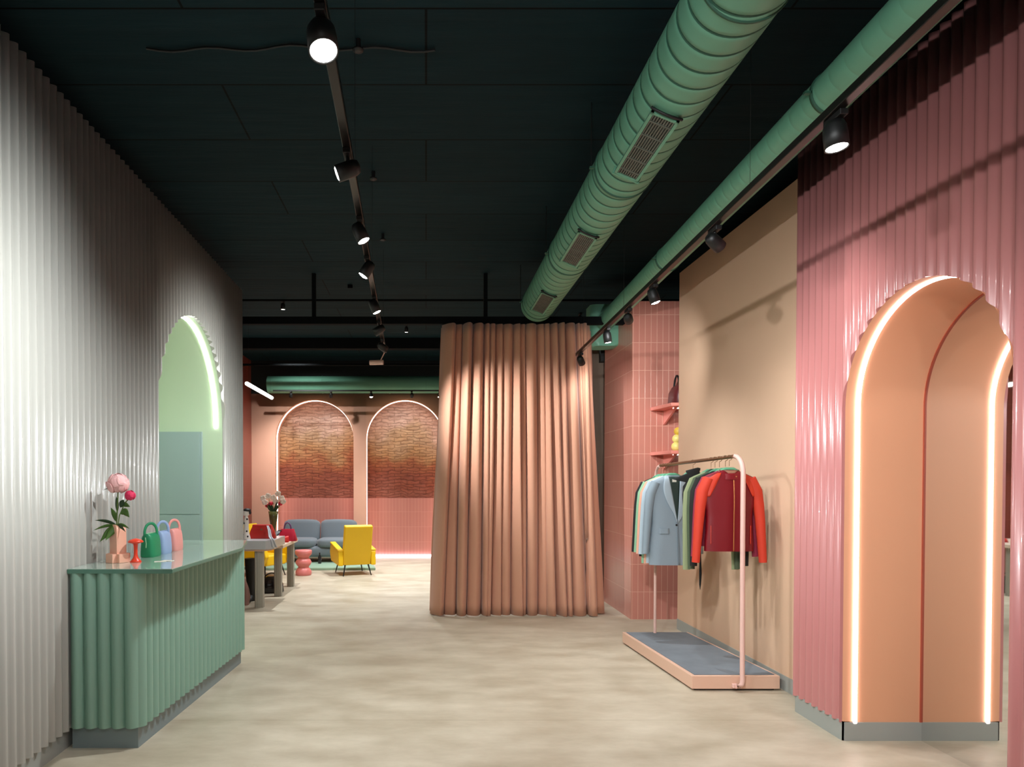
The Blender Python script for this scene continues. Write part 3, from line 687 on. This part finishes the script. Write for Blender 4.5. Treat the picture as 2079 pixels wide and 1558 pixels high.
MB().tube(L3(near), .0175, 14, up=(1, 0, .01)).build('post', M['pinkmetal'], t)
MB().box(2.255-O.x, 2.29-O.x, 5.035-O.y, 5.068-O.y, .03, .06).build('post_foot', M['pinkmetal'], t, bevel=.004)
far = [(2.165, 6.5, .115), (2.165, 6.5, 1.58)] + [(2.165, 6.5-.10*(1-cos(PI/2*k/6)), 1.58+.112*sin(PI/2*k/6)) for k in range(1, 7)]
MB().tube(L3(far[:2]+far[2:]), .0135, 12, up=(1, 0, .01)).build('post', M['pinkmetal'], t)
MB().tube(L3([(rX(5.18), 5.18, rZ(5.18)), (rX(6.41), 6.41, rZ(6.41))]), .014, 12).build('rail', M['brass'], t)

def garment(y, label, c, kind='jacket', L=.78, SL=.68, sw=.205, cuff=.245, hem=.20, waist=.185, dz=.10, dep=.055, sc=None, hangc='green', name='jacket', cuffdrop=.0, collar=True, group='garments on the rail'):
    t = thing(name, label, name if name != 'jacket' else 'jacket', (rX(y), y, rZ(y)-dz), 0, group)
    t.scale = (1, .85 if sc or name == 'blazer' else .45, 1)
    cm = mat(label.split(' ')[0]+'_cloth_%d' % int(y*100), c, .75, bump=.1, bscale=30); sm = mat('sleeve_%d' % int(y*100), sc, .7) if sc else cm
    secs = [(0, .06, .032), (-.012, .085, .035), (-.03, .13, .04), (-.05, .17, .044), (-.075, sw*.95, .046), (-.11, sw*.96, dep*.9), (-.2, sw*.93, dep), (-.3, waist*1.03, dep), (-.42*L/.78, waist, dep*.95), (-L*.75, hem*.96, dep), (-L*.9, hem, dep), (-L, hem, dep)]
    def W(z):
        for (z0, w0, d0), (z1, w1, d1) in zip(secs, secs[1:]):
            if z <= z0 and z >= z1: q = (z0-z)/(z0-z1); return w0+(w1-w0)*q, d0+(d1-d0)*q
        return secs[-1][1:]
    sd = y*7
    def ripple(x, z): return .006*noise.noise(Vector((x*14+sd, z*3, sd)))+.004*sin(x*55+sd)*max(0, -z-.15)
    def ring(z, n=36):
        w_, d_ = W(z); out = []
        for k in range(n):
            a = 2*PI*k/n; cc, ss = cos(a), sin(a); x = w_*abs(cc)**.8*(1 if cc >= 0 else -1); yy = d_*abs(ss)**.8*(1 if ss >= 0 else -1)
            out.append((x, yy+ripple(x, z)*(1 if ss > 0 else 1), z))
        return out
    zs = [s_[0] for s_ in secs[:6]]+[-.15-(L-.15)*k/12 for k in range(13)]
    b = MB(); b.loft([ring(z) for z in zs], True, True, True); b.build('body', cm, t)
    def fy(x, z):
        w_, d_ = W(z); r_ = min(1, abs(x)/w_); return -d_*(1-r_**2.5)**.4+ripple(x, z)
    def patch(nm, l, r, z0, z1, m, off=.004, n=14, k=5, parent=t):
        b = MB()
        b.grid(lambda u, v: ((l(v)*(1-u)+r(v)*u), fy(l(v)*(1-u)+r(v)*u, z0+(z1-z0)*v)-off, z0+(z1-z0)*v), k, n)
        return b.build(nm, m, parent, solid=.005)
    for sx in (-1, 1):
        sh = Vector((sx*(sw-.035), 0, -.085)); cu = Vector((sx*(cuff), -.015, -SL-cuffdrop)); el = sh.lerp(cu, .5)+Vector((sx*.016, -.004, 0))
        P = [sh+Vector((-sx*.02, 0, .02)), sh.lerp(el, .25)+Vector((sx*.012, 0, 0)), sh.lerp(el, .6)+Vector((sx*.01, 0, 0)), el, el.lerp(cu, .5), cu]
        MB().tube(P, [.052, .056, .05, .045, .040, .036], 16, up=(1, 0, 0), flat=.78).build('sleeve', sm, t)
    # hanger with its own shoulders and hook
    hg = {'green': (92, 158, 124), 'dark': (30, 60, 46)}[hangc]
    hb = MB()
    for sx in (-1, 1): hb.tube([(0, 0, .008), (sx*.03, 0, .007), (sx*.06, 0, -.006), (sx*.11, 0, -.045)], [.013, .014, .012, .009], 10)
    h = hb.build('hanger', mat('hanger_%d' % int(y*100), hg, .45), t)
    hk = [(0, 0, .03), (0, 0, .055)]+[(.022*sin(a)*1.0, 0, .077-.022*cos(a)) for a in [PI*1.35*k/10 for k in range(11)]]
    top = dz+.016
    hk = [(0, 0, .03), (0, 0, top-.05)]+[(.02*sin(a)+0.0, 0, top-.022-.02*cos(a)) for a in [PI*1.4*k/12 for k in range(13)]]
    MB().tube(hk, .0022, 6).build('hook', M['brass'], h)
    return t, patch, fy, cm
GG = 'garments on the rail'
garment(6.385, 'black jacket hanging at the far left end of the pink rail', (18, 18, 20), L=.74, SL=.70)
garment(6.335, 'mint green jacket on the rail next to the black one at the far end', (138, 184, 150), L=.80, SL=.70)
garment(6.285, 'peach jacket on the rail between the mint and the pale blue sleeves', (226, 166, 142), L=.80, SL=.71)
garment(6.235, 'pale blue jacket on the rail right behind the blue-grey blazer', (172, 188, 200), L=.79, SL=.71)
t, patch, fy, cm = garment(6.16, 'blue-grey blazer with shawl lapels facing the room on the rail', (136, 150, 162), L=.80, SL=.70, hem=.205, waist=.18, name='blazer')
t['category'] = 'blazer'
lining = mat('dark_green_lining', (28, 48, 44), .6); lap = mat('blazer_lapel', (158, 172, 184), .6)
patch('lining', lambda v: -.052*(1-v)-.002+.024*v, lambda v: .056*(1-v)+.026*v, -.012, -.40, lining, .006)
for sx in (-1, 1):
    if sx < 0: patch('lapel', lambda v: -.058-.05*sin(PI*min(1, v*1.1+.12))*(1-.25*v)+.08*v*v, lambda v: -.05*(1-v)+.026*v, -.008, -.42, lap, .012)
    else: patch('lapel', lambda v: .052*(1-v)+.028*v, lambda v: .058+.062*sin(PI*min(1, v*.9+.12))**.6*(1-.1*v)-.02*v, -.008, -.42, lap, .012)
patch('front_edge', lambda v: .024+.012*v, lambda v: .034+.022*v, -.40, -.797, mat('blazer_edge', (112, 124, 134), .7), .007)
for x0, x1, z in ((-.13, -.045, -.47), (.07, .15, -.47)): patch('pocket_flap', lambda v, x0=x0: x0, lambda v, x1=x1: x1, z, z-.05, cm, .007)
MB().lathe([(.009, 0), (.009, .004), (.003, .006)], n=14, T=Matrix.Translation((.018, fy(.018, -.44)-.01, -.44)) @ Matrix.Rotation(PI/2, 4, 'X')).build('button', M['black'], t)
MB().box(-.018, .018, .0, .004, -.06, -.035).build('neck_label', mat('neck_label', (214, 210, 200), .7), t, loc=(0, fy(0, -.05)-.012, 0))
# black piece on its own hook
t, patch, fy, cm = garment(5.79, 'narrow black garment with a stand collar and long hanging belt', (16, 16, 18), L=.70, SL=.40, sw=.06, cuff=.05, hem=.05, waist=.045, name='dress')
b = MB(); b.loft([[(.056*cos(a), .035*sin(a), z+.012*cos(a)) for a in [2*PI*k/20 for k in range(20)]] for z in (-.02, .02)]); b.loft([[(r_*cos(a), .6*r_*sin(a), z+.01*cos(a)) for a in [2*PI*k/20 for k in range(20)]] for r_, z in ((.06, .015), (.062, .035), (.04, .04))]); b.build('collar', cm, t)
MB().tube([(.05, -.05, -.40), (.055, -.06, -.7), (.057, -.06, -.84), (.055, -.06, -.93), (.055, -.06, -.975)], [.012, .014, .022, .016, .003], 10, flat=.5).build('belt', cm, t)
garment(5.50, 'pale olive green jacket on the rail with its sleeve facing left', (142, 152, 114), L=.57, SL=.78, sw=.19, cuff=.195)
garment(5.44, 'dark moss green jacket on the rail between the olive and black ones', (72, 86, 62), L=.56, SL=.77, sw=.19, cuff=.185, hangc='dark')
garment(5.375, 'black jacket whose sleeves show below the hem of the red jacket', (20, 18, 16), L=.58, SL=.74, sw=.2, cuff=.20)
garment(5.29, 'wine red jacket tucked directly behind the red and orange leather jacket', (140, 34, 62), L=.58, SL=.66, sw=.2, cuff=.235)
red = mat('crimson_leather', (118, 8, 24), .42, bump=.08, bscale=20); org = (200, 54, 30)
t, patch, fy, cm = garment(5.235, 'short crimson leather jacket with orange sleeves at the near end of the rail', (150, 16, 30), L=.615, SL=.70, sw=.213, cuff=.255, hem=.185, waist=.175, sc=org)
for o in t.children:
    if o.name.startswith('body'): o.data.materials[0] = red
    if o.name.startswith('sleeve'): o['label'] = 'orange leather sleeve'
patch('lining', lambda v: -.05*(1-v), lambda v: .05*(1-v)+.002, -.004, -.045, mat('tan_lining', (150, 104, 84), .7), .004)
om = mat('orange_yoke', org, .45)
for sx in (-1, 1):
    q = patch('yoke', (lambda v, sx=sx: sx*(.075+.085*v) if sx < 0 else sx*(.075+.085*v)), lambda v, sx=sx: sx*(.10+.10*min(1, v*3)), -.022, -.20, om, .006)
    patch('front_seam', lambda v, sx=sx: sx*(.15-.0*v)-.002, lambda v, sx=sx: sx*.15+.002, -.42, -.56, om, .005)
zipm = mat('gold_zip', (206, 138, 84), .35, .6)
patch('zip', lambda v: .012, lambda v: .018, -.075, -.612, zipm, .006, 20, 2)
b = MB(); b.loft([[(r_*cos(a), .62*r_*sin(a)+.0, z-.028*max(0, -sin(a))) for a in [2*PI*k/28 for k in range(28)]] for r_, z in ((.088, -.045), (.078, -.005), (.072, .004), (.068, -.004), (.07, -.03))], False); b.build('collar', red, t)
MB().ball((.03, -.062, -.05), .005, 6).build('snap', zipm, t)

# ------------------------------------------------------------------ shelves with goods on the tiled block
shm = mat('pink_shelf_paint', (226, 140, 128), .4)
for z, lb in ((2.34, 'upper pink shelf on the tiled wall carrying a dark bag'), (1.84, 'lower pink shelf on the tiled wall carrying a yellow ornament')):
    t = thing('wall_shelf', lb, 'shelf', (2.95, 7.72, z), 0, 'pink shelves on the tiled wall')
    MB().prism([(-.445, -.002), (-.385, -.50), (.5, -.50), (.5, -.002)], 0, .035).build('board', shm, t, bevel=.003)
    MB().box(-.30, .45, -.33, -.30, -.008, .0).build('light_strip', M['lens_soft'], t)
    b = MB(); b.add([(-.30, -.004, 0), (-.30, -.40, 0), (-.30, -.004, -.16), (-.28, -.004, 0), (-.28, -.40, 0), (-.28, -.004, -.16)], [(0,1,2), (3,5,4), (0,3,4,1), (1,4,5,2), (2,5,3,0)]); b.build('bracket', shm, t)
bagm = mat('burgundy_leather', (92, 34, 38), .4)
t = thing('handbag', 'burgundy handbag standing on the upper pink shelf', 'handbag', (2.76, 7.50, 2.376))
b = MB(); b.loft([ring_rr(0, 0, a_, b_, z) for z, a_, b_ in ((0, .10, .14), (.02, .11, .15), (.14, .10, .14), (.2, .07, .12), (.22, .04, .11))]); b.build('body', bagm, t)
for sx in (-1, 1): MB().tube([(sx*.04, -.08*cos(a), .18+.14*sin(a)) for a in [PI*k/14 for k in range(15)]], .011, 8).build('handle', M['black'], t)
t = thing('ornament', 'pale yellow stacked-ball ornament on the lower pink shelf', 'ornament', (2.70, 7.45, 1.876))
ym = mat('pale_yellow_glaze', (232, 220, 130), .35)
MB().ball((0, 0, .05), .052, 12).build('lower_ball', ym, t); MB().ball((.004, 0, .135), .047, 12).build('upper_ball', ym, t); MB().ball((.02, 0, .215), .045, 12).build('top_ball', mat('ochre_glaze', (214, 178, 60), .4), t)

# ------------------------------------------------------------------ back room furniture
tag(MB().prism([(-2.93, 12.0), (-.88, 12.0), (-1.16, 13.75), (-3.4, 13.75), (-3.4, 12.2)], .002, .045).build('rug', M['rug'], bevel=.008), 'pale sage green low platform rug under the grey sofa', 'rug')
RUG = .0455
def rbox(b, x0, x1, y0, y1, z0, z1, p=5, n=28, dome=.0, k=6, T=None):
    rings = []
    cx_, cy_ = (x0+x1)/2, (y0+y1)/2; e = min(.06, (z1-z0)*.3)
    for z, s_ in ((z0, .9), (z0+e*.3, .97), (z0+e, 1), (z1-e, 1), (z1-e*.3, .96), (z1+dome*.6, .8), (z1+dome, .4)):
        rings.append(ring_rr(cx_, cy_, (x1-x0)/2*s_, (y1-y0)/2*s_, z, n, p))
    return b.loft(rings, True, True, True, 0, T)
t = thing('sofa', 'grey velvet two-seat sofa in front of the brick arches', 'sofa', (-2.05, 13.15, RUG))
b = MB(); rbox(b, -.72, .72, -.38, .34, .10, .30); b.build('base', M['sofa'], t)
for sx in (-1, 1):
    b = MB(); rbox(b, *((-.66, -.01) if sx < 0 else (.01, .66)), -.42, .12, .28, .43, 4, dome=.015); b.build('seat_cushion', M['sofa'], t)
    b = MB(); T = Matrix.Translation((0, .20, .36)) @ Matrix.Rotation(math.radians(-12), 4, 'X'); rbox(b, *((-.71, -.005) if sx < 0 else (.005, .71)), -.12, .12, -.02, .38, 3.2, dome=.03, T=T); b.build('back_cushion', M['sofa'], t)
    b = MB(); rbox(b, *((-.84, -.70) if sx < 0 else (.70, .84)), -.40, .32, .10, .55, 3.5, dome=.01); b.build('armrest', M['sofa'], t)
    for yy in (-.32, .26): MB().lathe([(.012, 0), (.02, .11)], (sx*.62, yy, 0), 12).build('leg', M['black'], t)

def armchair(loc, rotz, label):
    """seat faces local -y"""
    t = thing('armchair', label, 'armchair', loc, rotz, 'yellow armchairs')
    ym = M['yellow']
    b = MB(); T = Matrix.Translation((0, .22, .30)) @ Matrix.Rotation(math.radians(-14), 4, 'X')
    b.box(-.235, .235, -.05, .05, -.12, .55, T=T); b.build('backrest', ym, t, bevel=.02, seg=4)
    b = MB(); b.box(-.24, .24, -.34, .22, .19, .36); b.build('seat', ym, t, bevel=.03, seg=4)
    for sx in (-1, 1):
        x0, x1 = (.235, .315) if sx > 0 else (-.315, -.235)
        prof = [(.28, .17), (-.30, .20), (-.40, .34), (-.36, .47), (-.26, .485), (.27, .40)]
        n = len(prof); b = MB()
        b.add([(x0, y, z) for y, z in prof]+[(x1, y, z) for y, z in prof], [tuple(range(n)), tuple(range(2*n-1, n-1, -1))]+[(i, i+n, (i+1) % n+n, (i+1) % n) for i in range(n)])
        b.build('armrest', ym, t, bevel=.015, seg=3)
        b = MB(); b.box(x0-.008, x1+.008, -.35, .27, -.015, .02, T=Matrix.Translation((0, 0, .452)) @ Matrix.Rotation(math.radians(-8.5), 4, 'X')); b.build('arm_pad', ym, t, bevel=.012, seg=3)
        for yy in (-.26, .22): MB().tube([(sx*.19, yy, .20), (sx*.235, yy+(.05 if yy > 0 else -.05), 0)], [.014, .008], 10).build('leg', M['black'], t)
    return t
armchair((-1.22, 11.55, 0), math.radians(200), 'mustard yellow armchair seen from behind, standing free by the grey sofa')
armchair((-2.72, 11.35, 0), math.radians(60), 'mustard yellow armchair half hidden behind the display table')
# pink totem stool
tag(MB().lathe([(.125, 0), (.13, .01), (.135, .06), (.105, .11), (.085, .135), (.12, .18), (.135, .215), (.11, .26), (.088, .285), (.1, .31), (.135, .345), (.14, .395), (.132, .415), (.1, .418)], n=32).build('stool', M['stool'], loc=(-2.03, 11.4, 0)),
    'pink turned totem stool standing left of the yellow armchair', 'stool')
tag(MB().lathe([(.03, 0), (.035, .05), (.03, .12), (.012, .16), (.012, .2)], n=16).build('bottle', mat('dark_bottle_glass', (40, 38, 40), .2), loc=(-1.95, 12.62, RUG)), 'small dark bottle on the floor before the grey sofa', 'bottle')

# display tables
def fluted_leg(b, x, y, w_, h):
    n = 24; b.loft([[(x+w_/2*(max(-1, min(1, 1.2*cos(2*PI*k/48))))*(1-.10*(k % 8 in (0, 1))), y+w_/2*(max(-1, min(1, 1.2*sin(2*PI*k/48))))*(1-.10*(k % 8 in (0, 1))), z) for k in range(48)] for z in (0, h)], True, False)
t = thing('display_table', 'nearer silver-topped display table with fluted legs past the grey wall', 'table', (-2.45, 8.75, 0), 0, 'display tables behind the grey wall')
MB().prism([(-.70, -.38), (.50, -.38), (.58, -.28), (.58, .38), (-.70, .38)], .72, .83).build('tabletop', M['table'], t, bevel=.004)
MB().prism([(-.68, -.36), (.48, -.36), (.55, -.27), (.55, .36), (-.68, .36)], .70, .72).build('underframe', M['rackbase'], t)
for x, y in ((.40, -.28), (-.58, -.28), (.265, .28), (-.58, .28)): b = MB(); fluted_leg(b, x, y, .105, .70); b.build('leg', M['tleg'], t)
t = thing('display_table', 'further lower display table carrying the red bags', 'table', (-2.35, 9.75, 0), 0, 'display tables behind the grey wall')
MB().prism([(-.60, -.55), (.44, -.55), (.44, .52), (-.60, .52)], .655, .70).build('tabletop', mat('cream_top', (226, 208, 190), .35), t, bevel=.004)
for x, y in ((.35, -.44), (-.5, -.44), (.35, .42), (-.5, .42)): b = MB(); fluted_leg(b, x, y, .10, .655); b.build('leg', M['tleg'], t)
# things on the tables
rb = mat('red_bag_leather', (186, 34, 28), .4)
t = thing('handbag', 'large red trapezoid handbag on the nearer display table', 'handbag', (-2.07, 8.72, .831))
b = MB(); b.loft([ring_rr(0, 0, a_, d_, z, 28, 7) for z, a_, d_ in ((0, .165, .07), (.01, .17, .072), (.10, .145, .055), (.165, .118, .03), (.175, .115, .02))]); b.build('body', rb, t)
MB().box(-.118, .118, -.05, -.02, .10, .172).build('flap', rb, t, bevel=.006)
MB().lathe([(.012, 0), (.012, .006)], n=14, T=Matrix.Translation((0, -.052, .115)) @ Matrix.Rotation(PI/2, 4, 'X')).build('clasp', M['brass'], t)
# white speckled figurine
t = thing('figurine', 'white speckled figurine with a black cap on the nearer display table', 'figurine', (-2.245, 8.60, .831))
wm = mat('white_glaze', (222, 214, 204), .3)
b = MB(); b.lathe([(.055, 0), (.05, .03), (.035, .08), (.03, .16), (.034, .22), (.026, .27), (.02, .29)], n=20); b.ball((.0, 0, .325), .042, 10, (1, 1, 1.05)); b.build('body', wm, t)
b = MB(); b.ball((.012, 0, .362), .045, 10, (1.1, 1, .5)); b.ball((.048, 0, .33), .017, 8, (1, 1, 1.4)); b.build('cap', M['black'], t)
for x, z in ((-.02, .2), (.015, .1), (-.03, .06), (.02, .25), (.03, .035)): MB().ball((x, -.033-(.012 if z < .09 else 0), z), .011, 6, (1, .4, 1.2)).build('spot', M['black'], t)
# flowers vase on table
t = thing('bouquet_vase', 'tapered olive glass vase behind the large red handbag', 'vase', (-1.99, 8.98, .831))
MB().lathe([(.035, 0), (.03, .02), (.028, .1), (.05, .22), (.062, .33), (.058, .33), (.02, .12)], n=20).build('body', mat('olive_glass', (86, 84, 44), .25), t)
rnd = random.Random(5)
spots = [('white_orchid', 'white orchid', (250, 230, 214), [(-.13, .50), (-.07, .53), (.0, .51), (.06, .56), (.11, .50), (.03, .46), (-.10, .45), (.13, .46)], .026),
         ('red_rose', 'red rose', (206, 34, 60), [(-.08, .40), (-.03, .43), (.09, .425)], .03)]
desc = iter(['leftmost', 'second from left', 'topmost middle', 'highest right', 'far right', 'central low', 'low left', 'low right', 'magenta-edged lower left', 'middle', 'right-hand'])
for nm, kd, c, ps, r_ in spots:
    fm = mat(nm+'_petal', c, .6)
    for x, z in ps:
        o = thing(nm, '%s %s bloom in the bouquet behind the red handbag' % (next(desc), kd), 'flower', (-1.99+x, 8.97+rnd.uniform(-.03, .03), .831+z), 0, kd+' blooms in the bouquet')
        b = MB()
        if kd[0] == 'r': peony(b, (0, 0, 0), r_, 2, int(z*100))
        else:
            for k in range(5):
                a = 2*PI*k/5+x*9; b.ball((.020*cos(a), -.004, .020*sin(a)), .021, 6, (1, .35, 1))
        b.build('petals', fm, o)
        MB().tube([(-x*.9, .01, -z+.31), (-x*.4, .01, -(z-.31)*.45), (0, .005, 0)], .003, 6).build('stem', M['stem'], o)
for k, (x, z) in enumerate(((-.06, .45), (.055, .46), (.0, .37), (-.02, .44))):
    o = thing('foliage', ('dark leaf sprig at the left of the table bouquet', 'dark leaf sprig at the right of the table bouquet', 'dark leaf sprig low in the middle of the table bouquet', 'dark leaf sprig at the back of the table bouquet')[k], 'leaf', (-1.99, 8.97, .831), 0, 'leaf sprigs in the bouquet')
    b = MB(); leaf_mesh(b, (x*.3, 0, .31), (x, -.01, z), .022); leaf_mesh(b, (x*.4, 0, .33), (x*1.3, -.01, z-.04), .018); b.build('leaf', M['leafd'], o, solid=.001)
# pale scarf falling over the table corner
def scarf(u, v):
    P = [Vector((-1.965, 8.55, 1.0)), Vector((-1.935, 8.50, .95)), Vector((-1.91, 8.44, .875)), Vector((-1.875, 8.40, .84)), Vector((-1.862, 8.43, .78)), Vector((-1.855, 8.45, .74))]
    f = v*5; i = min(4, int(f)); p = P[i].lerp(P[i+1], f-i); w_ = .012+.02*v
    return (p.x+(u-.5)*w_*2, p.y-.01*sin(u*9), p.z+.004*sin(u*12))
tag(MB().grid(scarf, 6, 20).build('scarf', mat('pale_blue_silk', (196, 198, 206), .4), solid=.006), 'pale grey-blue silk scarf draped over the near table corner', 'scarf')
t = thing('handbag', 'crimson handbag with violet handle on the lower display table', 'handbag', (-1.98, 9.85, .701))
cr = mat('crimson_bag', (176, 24, 52), .4)
b = MB(); b.loft([ring_rr(0, 0, a_, d_, z, 28, 6) for z, a_, d_ in ((0, .13, .08), (.01, .135, .08), (.10, .11, .07), (.17, .09, .04))]); b.build('body', cr, t)
MB().tube([(.05*cos(a), 0, .16+.10*sin(a)) for a in [PI*k/14 for k in range(15)]], .010, 8).build('handle', mat('violet_leather', (96, 60, 100), .5), t)
t = thing('shoe', 'bright red flat shoe on the lower display table before the crimson bag', 'shoe', (-2.06, 9.62, .701))
b = MB(); b.loft([[(x, .04*w_*cos(a), .004+h*(.5+.5*sin(a))) for a in [2*PI*k/16 for k in range(16)]] for x, w_, h in ((-.14, .4, .03), (-.12, .8, .05), (-.06, 1, .06), (0, .85, .055), (.07, .8, .07), (.12, .8, .085), (.14, .4, .085))]); b.build('upper', mat('bright_red_leather', (216, 44, 40), .4), t)
MB().box(-.135, .14, -.035, .035, 0, .012).build('sole', rb, t, bevel=.003)
t = thing('sandal', 'black strappy sandal standing left of the crimson bag', 'shoe', (-2.17, 9.80, .701), .2)
MB().tube([(-.09, 0, .012), (0, 0, .03), (.07, 0, .10), (.10, 0, .11)], [.02, .026, .022, .02], 10, up=(0, 0, 1), flat=.35).build('sole', M['black'], t)
MB().tube([(.10, 0, .10), (.105, 0, .005)], [.012, .005], 8).build('heel', M['black'], t)
MB().tube([(.09+.03*cos(a), .028*sin(a), .15) for a in [2*PI*k/14 for k in range(15)]], .006, 6).build('ankle_strap', M['black'], t)
# black goods under the tables
t = thing('boots', 'tall black shaft boot standing under the nearer display table', 'boots', (-2.28, 8.95, 0))
b = MB()
b.loft([ring_rr(0, 0, a_, d_, z, 20, 2.5) for z, a_, d_ in ((.0, .06, .07), (.06, .055, .07), (.12, .05, .06), (.3, .06, .065), (.45, .07, .075), (.55, .075, .08))]); b.build('shaft', M['black'], t)
b = MB(); b.loft([[(.045*w_*cos(a), y, .005+h*(.5+.5*sin(a))) for a in [2*PI*k/16 for k in range(16)]] for y, w_, h in ((.03, .9, .09), (-.05, 1.05, .09), (-.12, 1.05, .06), (-.17, .9, .045), (-.19, .4, .03))]); b.build('foot', M['black'], t)
t = thing('handbag', 'shiny black bag on the floor between the fluted table legs', 'handbag', (-2.16, 9.62, 0), .3)
b = MB(); b.loft([ring_rr(0, 0, a_, d_, z, 24, 3) for z, a_, d_ in ((0, .15, .1), (.02, .17, .12), (.12, .16, .11), (.2, .11, .08), (.23, .05, .04))]); b.build('body', mat('black_patent', (22, 16, 18), .18), t)
MB().tube([(.1*cos(a), 0, .18+.09*sin(a)) for a in [PI*k/14 for k in range(15)]], .009, 8).build('handle', M['black'], t)
t = thing('figurine', 'dusty rose curved ornament on the floor under the nearer table', 'ornament', (-2.27, 8.62, 0))
MB().tube([(.0, 0, .005), (.03, 0, .1), (.02, 0, .2), (-.02, 0, .32), (-.06, 0, .36)], [.045, .04, .032, .028, .02], 14).build('body', mat('dusty_rose', (150, 110, 100), .5), t)
